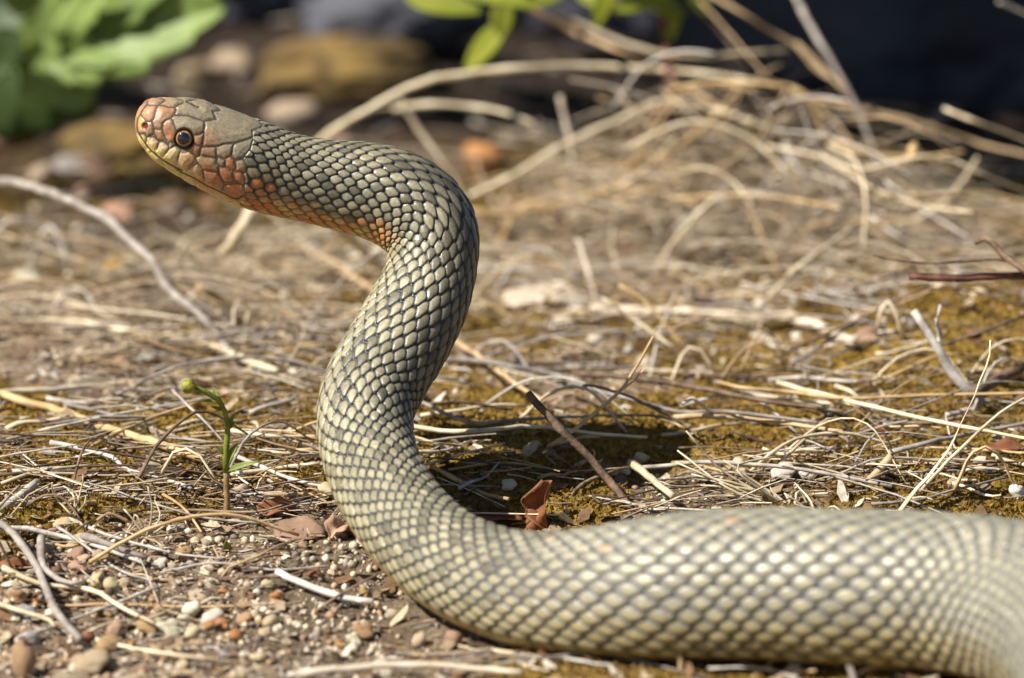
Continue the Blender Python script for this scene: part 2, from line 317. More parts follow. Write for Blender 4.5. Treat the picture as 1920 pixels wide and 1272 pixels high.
# ---------------------------------------------------------------- the snake
# centre line: place in the photograph, half thickness (px), depth (m) or None = lying on the ground, back direction (right, up, towards viewer)
WUP = (0, cp, sp)
CT = [(253, 229, 47, 1.633, (.27, .88, .40)), (286, 233, 50, 1.634, (.27, .88, .40)), (322, 246, 65, 1.636, (.27, .88, .40)), (352, 257, 72, 1.638, (.27, .88, .40)),
      (401, 279, 77, 1.641, (.27, .88, .40)), (452, 301, 80, 1.644, (.26, .88, .40)), (505, 321, 80, 1.648, (.2, .9, .40)), (580, 339, 77, 1.652, (.12, .9, .38)),
      (655, 352, 85, 1.655, (.15, .9, .36)), (733, 371, 91, 1.656, (.4, .85, .34)), (784, 404, 92, 1.655, (.7, .6, .34)), (808, 441, 87, 1.653, (.88, .35, .36)),
      (811, 485, 82, 1.651, (.92, .1, .40)), (800, 535, 85, 1.648, (.88, .05, .44)), (769, 605, 91, 1.643, (.84, .0, .48)), (724, 681, 93, 1.637, (.76, -.1, .62)),
      (691, 747, 92, 1.630, (.80, 0, .60)), (684, 790, 89, 1.624, (.82, .08, .57)), (688, 838, 88, 1.617, (.82, .15, .54)), (705, 892, 88, 1.606, (.80, .3, .5)),
      (735, 947, 89, 1.591, (.75, .52, .40)), (781, 1004, 91, 1.573, (.62, .7, .36)), (846, 1056, 95, 1.553, (.45, .84, .25)), (930, 1094, 102, 1.536, (.25, .95, .12)),
      (1025, 1114, 115, 1.522, (.1, .98, .02)), (1125, 1116, 128, 1.512, (.03, .99, .02)), (1255, 1107, 142, 1.504, WUP), (1400, 1101, 146, None, WUP), (1600, 1108, 151, None, WUP),
      (1770, 1117, 153, None, WUP), (1905, 1137, 158, None, WUP), (2030, 1192, 165, None, WUP), (2110, 1315, 175, None, WUP), (2110, 1490, 190, None, WUP), (2030, 1680, 190, None, WUP)]
pts = []; rad = []; dorsal = []
for px, py, r, dd, dv in CT:
    if dd is None:
        q = ray(px, py); dd = CAM_H/(-q[2]+r/960*TH*0.97)
    pts.append(at_depth(px, py, dd)); rad.append(r/960*TH*dd)
    v = np.array(dv, float); dorsal.append(v[0]*np.array([1, 0, 0])+v[1]*np.array([0, sp, cp])+v[2]*np.array([0, -cp, sp]))
pts = np.array(pts); rad = np.array(rad); dorsal = np.array(dorsal)
kn = np.r_[0, np.cumsum(np.linalg.norm(np.diff(pts, axis=0), axis=1))]
def cubic(xk, yk, x):                                     # natural cubic spline
    n = len(xk); h = np.diff(xk); A = np.zeros((n, n)); B = np.zeros((n,)+yk.shape[1:]); A[0, 0] = A[-1, -1] = 1
    for i in range(1, n-1):
        A[i, i-1] = h[i-1]; A[i, i] = 2*(h[i-1]+h[i]); A[i, i+1] = h[i]; B[i] = 6*((yk[i+1]-yk[i])/h[i]-(yk[i]-yk[i-1])/h[i-1])
    m = np.linalg.solve(A, B); i = np.clip(np.searchsorted(xk, x)-1, 0, n-2); t = x-xk[i]; hh = h[i]
    if yk.ndim > 1: t = t[:, None]; hh = hh[:, None]
    return yk[i]+t*((yk[i+1]-yk[i])/hh-hh/6*(2*m[i]+m[i+1]))+t*t*m[i]/2+t**3*(m[i+1]-m[i])/(6*hh)
px2m = TH*1.645/960
cap = 42*px2m; SH = kn[6]                                 # snout rounding; end of the head
head_s = np.r_[cap*(1-np.cos(np.linspace(0, math.pi/2, 60))), np.linspace(cap, SH, 380)[1:]]
s_all = np.r_[head_s, np.arange(SH+.00036, kn[28], .00036), np.arange(kn[28], kn[-1], .0006)]
Cn = cubic(kn, pts, s_all); Rr = np.interp(s_all, kn, rad)
ker = np.ones(41)/41; Rp = np.r_[np.full(20, Rr[0]), Rr, np.full(20, Rr[-1])]; Rs = np.convolve(Rp, ker, 'valid'); Rr = np.where(s_all < cap*1.5, Rr, Rs)
Rr = Rr*np.sqrt(np.clip(1-np.clip(1-s_all/cap, 0, 1)**2.2, 1e-6, 1))
Dn = np.stack([np.interp(s_all, kn, dorsal[:, j]) for j in range(3)], -1)
T = np.gradient(Cn, s_all, axis=0); T /= np.linalg.norm(T, axis=1)[:, None]
for k in range(3): Dn[:, k] = np.convolve(np.r_[np.full(30, Dn[0, k]), Dn[:, k], np.full(30, Dn[-1, k])], np.ones(61)/61, 'valid')
Dn -= T*(Dn*T).sum(1)[:, None]; Dn /= np.linalg.norm(Dn, axis=1)[:, None]
Sd = np.cross(T, Dn); 
if (Sd[300] @ np.array([0, -1, 0])) < 0: Sd = -Sd         # +side faces the viewer
NT = 320
th = (np.arange(NT)/NT)*2*math.pi-math.pi                 # 0 = back, +-pi = belly
hw = sstep(SH*1.15, SH*.75, s_all)                        # head weight
ex = 2/(2.05+.5*hw)
wid = (0.92-0.02*hw)*np.ones_like(s_all); low = sstep(kn[22], kn[26], s_all); wid = wid+.10*low
c_, s_ = np.cos(th), np.sin(th)
cc = np.sign(c_)*np.abs(c_)[None]**ex[:, None]; ss = np.sign(s_)*np.abs(s_)[None]**ex[:, None]
aa = Rr[:, None]*(1-.03*low[:, None]); bb = (Rr*wid)[:, None]
bb = bb*(1-hw[:, None]*(.20*np.clip(-c_, 0, 1)[None]**1.5+.16*np.clip(c_, 0, 1)[None]**2))
flatb = 1-low[:, None]*.12*np.clip(-c_-.8, 0, 1)[None]*5
OFF = cc[..., None]*aa[..., None]*flatb[..., None]*Dn[:, None]+ss[..., None]*bb[..., None]*Sd[:, None]
BP = Cn[:, None]+OFF
dBs = np.gradient(BP, axis=0); dBt = (np.roll(BP, -1, 1)-np.roll(BP, 1, 1))
NRM = np.cross(dBt, dBs); NRM /= np.linalg.norm(NRM, axis=2)[..., None]+1e-15
if (NRM[600]*OFF[600]).sum() < 0: NRM = -NRM
# scale lattice
NROW = 31; thv = math.pi*np.interp(s_all, kn[[5, 9, 19, 24, 27]], [.79, .81, .81, .75, .75]); dth = 2*thv/NROW
row = dth*Rr*.96; Lp = np.maximum(row, .0012)*np.interp(s_all, kn[[7, 11, 14, 20, 25]], [2.2, 2.4, 2.95, 2.75, 2.3])
u = np.r_[0, np.cumsum(np.linalg.norm(np.diff(Cn, axis=0), axis=1)/Lp[1:])][:, None]*np.ones((1, NT)); v = th[None]/dth[:, None]
u = u+.12*(fbm(u*.25, v*.25, 51, 2)-.5)*2; v = v+.16*(fbm(u*.5, v*.5, 57, 2)-.5)*2*(np.abs(v) < 14)
best = np.full(u.shape, 9.); sec = best.copy(); BI = np.zeros(u.shape, int); BJ = BI.copy(); BU = np.zeros(u.shape); BV = BU.copy()
pw = 1.78
for dj in (-1, 0, 1, 2):
    j = np.floor(v).astype(int)+dj
    for di in (-1, 0, 1):
        off = .5*(j & 1); i = np.round(u-off).astype(int)+di
        du = u-i-off; dv = v-j
        m = ((np.abs(du)/.5)**pw+(np.abs(dv)/(.70-.42*np.clip(du, -.5, .5)))**pw)**(1/pw)
        m = np.where(np.abs(j) > 15, 9, m)
        b2 = m < best; sec = np.where(b2, best, np.minimum(sec, m))
        BI = np.where(b2, i, BI); BJ = np.where(b2, j, BJ); BU = np.where(b2, du, BU); BV = np.where(b2, dv, BV); best = np.where(b2, m, best)
gap = np.minimum(sec-best, 1.5*(1.0-best))
def hsh(i, j, k): return _P[(_P[(i*7+k) & 255]+j*13+k*31) & 255]/255.
r1 = hsh(BI, BJ, 1); r2 = hsh(BI, BJ, 2); r3 = hsh(BI, BJ, 3)
ven = sstep(thv[:, None]*.985, thv[:, None]*1.015, np.abs(th)[None]*np.ones_like(u))
q = (s_all/kn[-1])[:, None]
lowm = low[:, None]; gw = .26+.14*lowm
dome = sstep(0, gw, gap); Hs = (dome*(.5+.5*(1-np.clip(best, 0, 1)**2))+.75*np.clip(BU+.35, -.2, .8)*sstep(0, .12, gap))*(row*.26)[:, None]
Hs = Hs*(.85+.3*r2)
vu = (u*1.0) % 1; Hv = (vu*.8+.2)*sstep(0, .10, 1-vu)*(row*.10)[:, None]
Hb = Hs*(1-ven)+Hv*ven
# colours of the skin
g = lambda *c: np.array(c)[None, None]
neckm = (sstep(kn[12], kn[9], s_all))[:, None]            # 1 on the fore neck
pale = g(.275, .248, .165)*(1-lowm[..., None])+g(.35, .325, .222)*lowm[..., None]
midn = (sstep(kn[9], kn[14], s_all)*(1-low))[:, None]
pale = pale*(1-midn[..., None])+g(.33, .302, .20)*midn[..., None]
lat = sstep(3, 8.3, v*1.0)*neckm; pale = pale*(1-.38*lat[..., None])+g(.19, .21, .155)*.38*lat[..., None]
edge = g(.05, .05, .048)*(1-lowm[..., None])+g(.19, .187, .165)*lowm[..., None]
ec = sstep(.12+.14*lowm, .52+.42*lowm, gap+.25*(r2-.5)-.10*np.clip(BU, 0, 1))
dorsal_shade = 1-.50*sstep(6.3, 1.7, np.abs(v))*(sstep(kn[8], kn[10], s_all)*sstep(kn[20], kn[16], s_all))[:, None]  # darker back pigment on the raised neck, painting in its shadowed side
darkr = dorsal_shade*np.where((r1 < .22) & (lowm < .6), .55, 1.0)*(.76+.42*r3)
sc_c = pale*darkr[..., None]; sc_c = edge*(1-ec[..., None])+sc_c*ec[..., None]
skin = sstep(.09, .015, gap)*(1-.68*lowm); sc_c = sc_c*(1-skin[..., None])+g(.022, .022, .022)*skin[..., None]
bel = g(.52, .36, .12)*(1-lowm[..., None])+g(.36, .27, .12)*lowm[..., None]; bel = bel*(1-.45*sstep(.2, .0, 1-vu)[..., None])
colr = sc_c*(1-ven[..., None])+bel*ven[..., None]
# warm flush towards the belly
fl1 = sstep(10.4, 13.0, np.abs(v)+1.8*(r1-.5))*(neckm*.85+.0); nz = sstep(.35, .6, fbm(u*1.3, v*1.1, 61, 3)*.6+.4*r2)
orange = g(.55, .18, .045); yel = g(.60, .42, .15)
flush = (orange*nz[..., None]+yel*(1-nz[..., None]))*(.45+.55*ec[..., None])
colr = colr*(1-fl1[..., None])+flush*fl1[..., None]
ylow = sstep(9.6, 13.4, np.abs(v))*(1-neckm)*(.2+.4*low[:, None]); colr = colr*(1-ylow[..., None])+g(.50, .41, .17)*(.3+.7*ec[..., None])*ylow[..., None]
spk = ((r1 > .994) & (lowm > .3))*ec*.4; colr = colr*(1-spk[..., None])+g(.5, .2, .08)*spk[..., None]
# head shields: seams traced on the side of the head, mirrored to the other side
nh = int(np.searchsorted(s_all, SH*1.02)); HP = BP[:nh]
rel = HP-np.array([0, 0, CAM_H]); dep = rel[..., 1]*cp-rel[..., 2]*sp
hx = 960+rel[..., 0]/dep/TH*960; hy = 636-(rel[..., 1]*sp+rel[..., 2]*cp)/dep/TH*960
mir = (NT-np.arange(NT)) % NT; far_side = th < 0
hx = np.where(far_side[None], hx[:, mir], hx); hy = np.where(far_side[None], hy[:, mir], hy)
K1 = lambda *p: [(220+a/4.24, 160+b/4.24) for a, b in p]
K2 = lambda *p: [(240+a/8.48, 170+b/8.48) for a, b in p]
seams = [K2((310, 210), (240, 300), (205, 370), (235, 430)), K2((205, 370), (160, 440), (140, 560), (150, 650), (200, 690), (265, 690)),
 K2((235, 430), (300, 500), (370, 500), (410, 455), (440, 360), (460, 270), (510, 215), (600, 150)), K2((310, 235), (480, 240)), K2((500, 235), (690, 272), (740, 268), (830, 215), (885, 198)),
 K2((935, 185), (1120, 275)), K2((740, 268), (765, 300), (745, 380), (690, 440), (610, 480), (560, 530), (545, 610), (560, 660), (600, 770), (640, 830)),
 K2((730, 400), (870, 400), (980, 410), (1050, 440), (1200, 490), (1400, 460), (1350, 340), (1470, 315), (1540, 270), (1640, 275)),
 K2((690, 445), (720, 490), (740, 560), (770, 640)), K2((1210, 490), (1225, 580), (1200, 660), (1150, 695), (1020, 720)), K2((1210, 660), (1190, 800), (1165, 895), (1140, 1030)),
 K2((1030, 770), (1050, 830), (1110, 880), (1165, 895)), K2((640, 830), (760, 825)), K2((385, 500), (410, 590), (420, 690), (340, 725), (310, 740)), K2((410, 605), (550, 630)),
 K2((420, 690), (470, 780), (580, 810), (640, 830), (650, 930)), K2((270, 690), (300, 740), (290, 830)), K2((330, 735), (420, 735), (500, 810), (460, 930)), K2((500, 820), (570, 815), (640, 880)),
 K2((650, 930), (570, 1025)), K2((650, 930), (760, 870), (800, 850)), K2((840, 950), (790, 1060), (770, 1190)), K2((830, 960), (880, 985), (960, 970)), K2((1000, 980), (1070, 1050), (1060, 1120), (980, 1190), (930, 1272)), K2((1070, 1050), (1140, 1030)),
 K2((170, 690), (270, 840), (370, 970), (470, 1050), (580, 1130), (760, 1230), (860, 1272)),
 K1((430, 635), (500, 690), (600, 735), (700, 795), (830, 855), (930, 905), (1000, 900)), K1((300, 540), (380, 640)), K1((500, 690), (515, 720)), K1((610, 735), (630, 790)), K1((700, 795), (725, 830)),
 K1((680, 490), (790, 490), (850, 470), (930, 465), (1050, 430), (1080, 410), (1075, 370), (1130, 350), (1210, 310)), K1((855, 190), (1000, 225), (1100, 265), (1150, 320)),
 K1((690, 400), (680, 490), (660, 510), (650, 555), (620, 580)), K1((650, 555), (780, 582), (792, 560), (785, 495)), K1((792, 560), (850, 585), (905, 560), (925, 470)), K1((915, 520), (910, 555), (935, 588), (1000, 582), (1062, 510), (1082, 430)),
 K1((620, 580), (640, 620), (680, 672), (800, 692), (808, 640), (780, 585)), K1((800, 575), (788, 615), (820, 652), (850, 650), (858, 598), (800, 572)), K1((858, 598), (860, 650), (920, 682), (942, 660), (930, 590), (900, 570)),
 K1((560, 682), (600, 635), (640, 620)), K1((680, 672), (690, 760)), K1((830, 845), (850, 790), (800, 700)), K1((808, 660), (810, 710), (850, 772), (920, 770), (915, 700), (870, 655)), K1((920, 690), (940, 760), (1010, 802), (1022, 760), (990, 695)),
 K1((850, 790), (960, 780), (1010, 800), (1022, 870), (960, 905)), K1((1030, 590), (1010, 560)), K1((942, 660), (940, 600), (1000, 590), (1030, 640), (1020, 690), (945, 685))]
seg = np.array([(a[0], a[1], b[0], b[1]) for l in seams for a, b in zip(l[:-1], l[1:])])
pq = np.stack([hx.ravel(), hy.ravel()], -1); dmin = np.full(len(pq), 99.)
wob = 1.2*(np.stack([vnoise(pq[:, 0]/4, pq[:, 1]/4, 71), vnoise(pq[:, 0]/4, pq[:, 1]/4, 77)], -1)-.5); pq2 = pq+wob
for x0, y0, x1, y1 in seg:
    e = np.array([x1-x0, y1-y0]); tt = np.clip(((pq2-(x0, y0))@e)/(e@e), 0, 1); dd = np.hypot(pq2[:, 0]-x0-tt*e[0], pq2[:, 1]-y0-tt*e[1]); dmin = np.minimum(dmin, dd)
dmin = dmin.reshape(hx.shape)
dmo = np.full(len(pq), 99.)
for l in seams:
    if l[0] in (K2((170, 690))[0], K1((430, 635))[0]):
        for (x0, y0), (x1, y1) in zip(l[:-1], l[1:]):
            e = np.array([x1-x0, y1-y0]); tt = np.clip(((pq-(x0, y0))@e)/(e@e), 0, 1); dmo = np.minimum(dmo, np.hypot(pq[:, 0]-x0-tt*e[0], pq[:, 1]-y0-tt*e[1]))
dmo = dmo.reshape(hx.shape)
bound = K1((1215, 300), (1130, 350), (1078, 372), (1082, 430), (1062, 510), (1000, 585), (1030, 640), (1020, 690), (1022, 760), (1012, 800), (1022, 870), (960, 905), (990, 960), (990, 1200), (-200, 1200), (-200, -200), (1215, -200))
def inside(poly, X, Y):
    r = np.zeros(X.shape, bool)
    for (xa, ya), (xb, yb) in zip(poly, poly[1:]+poly[:1]):
        c = ((ya > Y) != (yb > Y)) & (X < (xb-xa)*(Y-ya)/(yb-ya+1e-12)+xa); r ^= c
    return r
ins = inside(bound, hx, hy)
mp = px2m
Hh = mp*(-1.6*sstep(3.0, .3, dmo)+2.0*sstep(0, 5.0, dmin)+1.3*sstep(4, 16, dmin))*sstep(0, .4*cap, s_all[:nh])[:, None]
X, Y = hx, hy
bl = lambda cx, cy, r, sx=1., sy=1.: np.exp(-((X-(220+cx/4.24))/(r/4.24*sx))**2-((Y-(160+cy/4.24))/(r/4.24*sy))**2)
n1 = fbm(X/9, Y/9, 81, 3); n2 = fbm(X/3.2, Y/3.2, 85, 2); n3 = fbm(X/22, Y/5, 88, 3)
hc = g(.27, .23, .15)*np.ones(X.shape+(1,)); hc = hc*(.78+.44*n1[..., None])
greyish = sstep(.5, .7, n3)*.5; hc = hc*(1-greyish[..., None])+g(.235, .205, .165)*greyish[..., None]
def mixc(c, w): 
    global hc
    w = np.clip(w, 0, 1)[..., None]; hc = hc*(1-w)+g(*c)*w
latl = sstep(430, 640, (Y-160)*4.24+((X-220)*4.24-700)*-.05); mixc((.30, .28, .185), latl*.6)
snout = sstep(640, 260, (X-220)*4.24+.35*(Y-160)*4.24); mixc((.52, .29, .17), snout*.52*(.45+.9*n1))
lip = sstep(-8, 22, (Y-160)*4.24-(398+((X-220)*4.24-215)*.36))*sstep(760, 540, (X-220)*4.24); mixc((.80, .65, .38), lip*.95)
jaw = sstep(-4, 10, (Y-160)*4.24-(452+((X-220)*4.24-250)*.66)); mixc((.68, .54, .22), jaw*.9)
mixc((.70, .42, .13), bl(185, 290, 55, .6, 1.3)*.9); mixc((.62, .24, .08), bl(165, 200, 55, .6, 1)*.7)
OR = (.50, .165, .06)
for cx, cy, r, w in ((250, 200, 55, .7), (370, 205, 45, .7), (430, 215, 30, .4), (400, 320, 45, .5), (340, 400, 45, .7), (425, 385, 35, .85), (640, 440, 45, .75), (735, 440, 60, .5), (620, 520, 40, .6), (560, 570, 45, .6), (540, 640, 40, .4),
                     (690, 620, 28, .6), (730, 650, 25, .6), (740, 740, 90, 1.), (640, 650, 45, .6), (895, 610, 40, .8), (870, 710, 60, .95), (960, 740, 60, 1.), (930, 820, 95, 1.), (700, 530, 40, .5), (830, 530, 26, .4), (1010, 330, 20, .2)):
    mixc(OR if r != 26 else (.5, .3, .2), bl(cx, cy, r*1.2)*w*.78*(.55+.75*sstep(.30, .66, n1*.8+n2*.2)))
hc = hc*(1-.0*n2[..., None])
low_f = sstep(440, 560, (Y-160)*4.24); sm = sstep(2.1-.3*low_f, .6, dmin); mixc((.03, .024, .02), sm*(.92-.15*low_f)*(1-.6*jaw)); mixc((.03, .02, .016), sstep(2.1, .7, dmo)*.92)
sm2 = sstep(5.5, 1.5, dmin); mixc((.12, .10, .085), sm2*.30*(1-jaw))
ec_x, ec_y = 345.5, 261.5; de = np.hypot((X-ec_x)/1.0, (Y-ec_y)/1.14)
mixc((.035, .018, .012), sstep(21, 17.5, de)); Hh = Hh*(1-sstep(26, 18, de)*.6)-mp*5.0*sstep(21, 15, de)
dn = np.hypot((X-272), (Y-237)*.92); mixc((.16, .022, .010), sstep(7.2, 5.2, dn)); mixc((.06, .008, .004), sstep(4.5, 2, dn)*.6); Hh = Hh-mp*4.5*sstep(8, 3, dn)
loreal = bl(420, 380, 40); Hh = Hh-mp*2.2*loreal; brow = bl(540, 350, 75, 1.2, .45); Hh = Hh+mp*3.2*brow
w_in = ins.astype(float); colr[:nh] = colr[:nh]*(1-w_in[..., None])+hc*w_in[..., None]
Hb[:nh] = Hb[:nh]*(1-w_in)+Hh*w_in
# orange flecks just behind the jaw
X, Y = hx, hy; fw = np.zeros(X.shape)
for cx, cy, r in ((1110, 770, 55), (1060, 830, 45), (1140, 865, 45), (1220, 830, 60), (1240, 920, 60), (1340, 870, 55), (1150, 930, 45), (1060, 900, 45), (1230, 670, 25), (1360, 950, 60)): fw = np.maximum(fw, bl(cx, cy, r)*1.1)
fw = np.clip(fw*(.4+.9*n1), 0, 1)*(1-w_in)*ec[:nh]; colr[:nh] = colr[:nh]*(1-fw[..., None])+g(*OR)*fw[..., None]
sw = (.5+fbm(u*.12, v*.12, 91, 2))*0  # (skin stays smooth between folds)
BP = BP+NRM*Hb[..., None]
# creases of skin on the inside of the upper bend
ns = len(s_all); I = np.arange(ns*NT).reshape(ns, NT); In = np.roll(I, -1, 1)
SF = np.stack([I[:-1], In[:-1], In[1:], I[1:]], -1).reshape(-1, 4)
VV = np.vstack([BP.reshape(-1, 3)]); CC = np.clip(colr.reshape(-1, 3), 0, 1)
if (np.cross(BP[700, 10]-BP[700, 9], BP[701, 9]-BP[700, 9])@NRM[700, 9]) < 0: SF = SF[:, ::-1]
base = Vector((float(Cn[1500, 0]), float(Cn[1500, 1]), 0))
snake = empty('snake', (float(pts[25][0]), float(pts[25][1]), 0.0)); bpy.context.view_layer.update()
org = np.array(snake.location)
tag(snake, 'olive grey scaled snake rearing its orange flushed head above the dry litter', 'snake')
skin_m, snt, sb = mat_base('scaly_skin'); L = snt.links.new
at = N(snt, 'ShaderNodeAttribute', attribute_name='col'); tc = N(snt, 'ShaderNodeTexCoord')
no = N(snt, 'ShaderNodeTexNoise'); no.inputs['Scale'].default_value = 900; no.inputs['Detail'].default_value = 6; L(tc.outputs['Object'], no.inputs[0])
mr = N(snt, 'ShaderNodeMapRange'); L(no.outputs[0], mr.inputs[0]); mr.inputs[1].default_value = .3; mr.inputs[2].default_value = .7; mr.inputs[3].default_value = .74; mr.inputs[4].default_value = 1.22
mx = N(snt, 'ShaderNodeVectorMath', operation='SCALE'); L(at.outputs['Color'], mx.inputs[0]); L(mr.outputs[0], mx.inputs['Scale']); L(mx.outputs[0], sb.inputs['Base Color'])
n3 = N(snt, 'ShaderNodeTexNoise'); n3.inputs['Scale'].default_value = 160; n3.inputs['Detail'].default_value = 5; L(tc.outputs['Object'], n3.inputs[0])
rr = N(snt, 'ShaderNodeMapRange'); L(n3.outputs[0], rr.inputs[0]); rr.inputs[1].default_value = .3; rr.inputs[2].default_value = .7; rr.inputs[3].default_value = .22; rr.inputs[4].default_value = .56; L(rr.outputs[0], sb.inputs['Roughness'])
sb.inputs['Specular IOR Level'].default_value = .55
n2 = N(snt, 'ShaderNodeTexNoise'); n2.inputs['Scale'].default_value = 1800; n2.inputs['Detail'].default_value = 4; L(tc.outputs['Object'], n2.inputs[0])
bp = N(snt, 'ShaderNodeBump'); bp.inputs['Strength'].default_value = .28; bp.inputs['Distance'].default_value = .0004; L(n2.outputs[0], bp.inputs['Height']); L(bp.outputs[0], sb.inputs['Normal'])
body = link('body', mesh('snake_body', VV-org, np.ascontiguousarray(SF), CC), skin_m, snake)
# eyes
def dome_shell(r, a0, a1, axis, n=32, k=10):
    ax = Vector(axis).normalized(); t1 = ax.orthogonal().normalized(); t2 = ax.cross(t1); V = []; F = []
    for i in range(k+1):
        a = a0+(a1-a0)*i/k
        for jj in range(n):
            b = jj/n*2*math.pi; V.append(ax*math.cos(a)*r+(t1*math.cos(b)+t2*math.sin(b))*math.sin(a)*r)
    for i in range(k):
        for jj in range(n): F.append((i*n+jj, (i+1)*n+jj, (i+1)*n+(jj+1) % n, i*n+(jj+1) % n))
    return np.array([tuple(p) for p in V]), F
def simple(name, col, rough, spec=.5, coat=0):
    m, t_, b = mat_base(name); b.inputs['Base Color'].default_value = (*col, 1); b.inputs['Roughness'].default_value = rough; b.inputs['Specular IOR Level'].default_value = spec; b.inputs['Coat Weight'].default_value = coat; return m
m_sock = simple('eye_rim_dark', (.03, .014, .008), .25, .5, .5); m_iris = mat_noise('iris_tan', (.19, .09, .045), (.36, .20, .10), 900, .2, 0, None, None, 0, coat=1.); m_pup = simple('pupil_black', (.004, .005, .010), .06, .6, 1.)
dist = np.where(th[None] > 0, np.hypot(hx-ec_x, hy-ec_y), 1e9); ie, je = np.unravel_index(np.argmin(dist), dist.shape)
for sgn, jx in ((1, je), (-1, (NT-je) % NT)):
    p = Cn[ie]+OFF[ie, jx]; nrm = NRM[ie, jx]; r = 18.5*px2m
    axis_v = nrm*1.0-T[ie]*.16+Dn[ie]*.12; axis_v /= np.linalg.norm(axis_v); c = p-nrm*r*.60-org
    v1, f1_ = dome_shell(r, .001, 2.2, axis_v, 40, 22); eye = link('eye', mesh('eye', v1, f1_), m_sock, snake, tuple(c))
    v2, f2_ = dome_shell(r*1.006, math.radians(35), math.radians(51), axis_v); link('iris', mesh('iris', v2, f2_), m_iris, eye)
    v3, f3_ = dome_shell(r*1.012, .001, math.radians(38), axis_v); link('pupil', mesh('pupil', v3, f3_), m_pup, eye)
# ---------------------------------------------------------------- stalks, twigs and straws
def G(*pts, lift=0.0):                        # a stem lying on the ground
    return [gp(x, y)+np.array([0, 0, lift]) for x, y in pts]
def A3(gy0, gy1, *pts):                       # a stem standing above the ground rows gy0..gy1
    m = len(pts)-1; return [rp(x, y, gy0+(gy1-gy0)*i/max(m, 1)) for i, (x, y) in enumerate(pts)]
def stem_mesh(P, rpx, taper=.6, n=6, nodes=0, wob=.10, flatten=1.0):
    rpx = rpx*1.15
    P = np.array(P, float); L_ = np.linalg.norm(np.diff(P, axis=0), axis=1).sum(); sc = np.mean([mpp(p) for p in P]); r = rpx*sc
    k = max(7, min(40, int(L_/.006)+2)); Q = spline(P, k); t = np.linspace(0, 1, k)
    rad_ = r*(1-(1-taper)*t)*(1+.16*(NR_.uniform(0, 1, k)-.5))
    for _ in range(nodes):
        c = NR_.uniform(.1, .95); rad_ = rad_*(1+.28*np.exp(-((t-c)/.022)**2))
    Q[1:-1] += NR_.normal(0, 1, (k-2, 3))*r*wob
    return tube(Q, rad_, n, flatten)
def stalk(name, label, cat, P, rpx, mat, group=None, branches=(), part='side_shoot', **kw):
    o0 = np.array([P[0][0], P[0][1], P[0][2]]); V, F = stem_mesh(P, rpx, **kw)
    if branches:
        t = empty(name, tuple(o0)); link('stem', mesh(name, V-o0, F), M[mat], t)
        for bP, br in branches:
            v, f = stem_mesh(bP, br, .5); b0 = np.array(bP[0]); link(part, mesh(part, v-b0, f), M[mat], t, tuple(b0-o0))
    else: t = link(name, mesh(name, V-o0, F), M[mat], None, tuple(o0))
    return tag(t, label, cat, group)
c8 = lambda *p: [(880+a/3, 600+b/3) for a, b in p]
c9 = lambda *p: [(1400+a/2.271, 420+b/2.271) for a, b in p]
c6 = lambda *p: [(a/3, 900+b/3) for a, b in p]
c7 = lambda *p: [(a/3, 560+b/3) for a, b in p]
cz = lambda *p: [(a/4.239, 700+b/4.239) for a, b in p]
ct = lambda *p: [(1280+a/3, b/3) for a, b in p]
# left half, near the green sprout
stalk('dry_stalk', 'long bleached straw lying level behind the green bud', 'straw', G((-60, 765), (20, 752), (90, 750), (200, 741), (380, 730), (550, 722), lift=.004), 5, 'straw', nodes=2)
stalk('dry_stalk', 'thick golden stalk sloping down to the foot of the green sprout', 'straw', G((-40, 738), (20, 760), (90, 778), (180, 806), (300, 848), (360, 868), (418, 886), lift=.003), 7.5, 'gold', nodes=3, taper=.8)
stalk('dry_stalk', 'thin grey straw looping under the long bleached straw', 'straw', G((88, 756), (160, 765), (240, 752), (320, 750), lift=.002), 4, 'silver')
stalk('twig', 'thin grey twig sloping from the bleached straw to the sprout', 'twig', G((120, 766), (190, 782), (250, 800), (330, 828), (400, 840), lift=.002), 3.5, 'grey')
stalk('dry_stalk', 'thin tan stem crossing over the thick golden stalk', 'straw', A3(850, 800, *cz((730, 575), (900, 490), (1080, 410), (1260, 330), (1560, 235))), 3, 'tan')
stalk('twig', 'dark thin twig tip leaning beside the green bud', 'twig', A3(800, 850, *c7((970, 515), (1050, 595), (1150, 690), (1250, 800))), 2.6, 'grey')
stalk('dry_stalk', 'pale straw pointing from sprout stem to scaly neck', 'straw', G((430, 826), (500, 836), (612, 838), lift=.004), 4, 'straw')
stalk('dry_stalk', 'short straw just below the pale one touching the neck', 'straw', G((485, 860), (540, 865), (615, 870), lift=.003), 3.2, 'straw')
stalk('dry_stalk', 'grey flattened blade curving from sprout down to the neck', 'straw', G((430, 870), (490, 895), (560, 922), (640, 937), lift=.004), 4, 'silver')
stalk('dry_stalk', 'white split straw above the curled brown leaf', 'straw', G((430, 905), (520, 892), (600, 883), lift=.003), 4.5, 'straw')
stalk('twig', 'pale twig lying on moss with a dark knot in it', 'twig', G(*cz((400, 605), (530, 645), (880, 725), (1000, 825), (1270, 890), (1526, 980)), lift=.003), 4.5, 'silver', nodes=2)
stalk('twig', 'slim brown twig running level across the moss', 'twig', G(*cz((-60, 880), (300, 845), (700, 835), (1526, 845)), lift=.003), 3, 'brown')
stalk('dry_stalk', 'light straw lying on moss above the slim brown twig', 'straw', G(*cz((100, 825), (400, 825), (740, 790)), lift=.003), 3.6, 'straw')
stalk('dry_stalk', 'grey pale stem at the frame edge beneath the white speck', 'straw', G(*cz((-80, 612), (60, 605), (250, 570), (460, 525)), lift=.003), 4, 'grey')
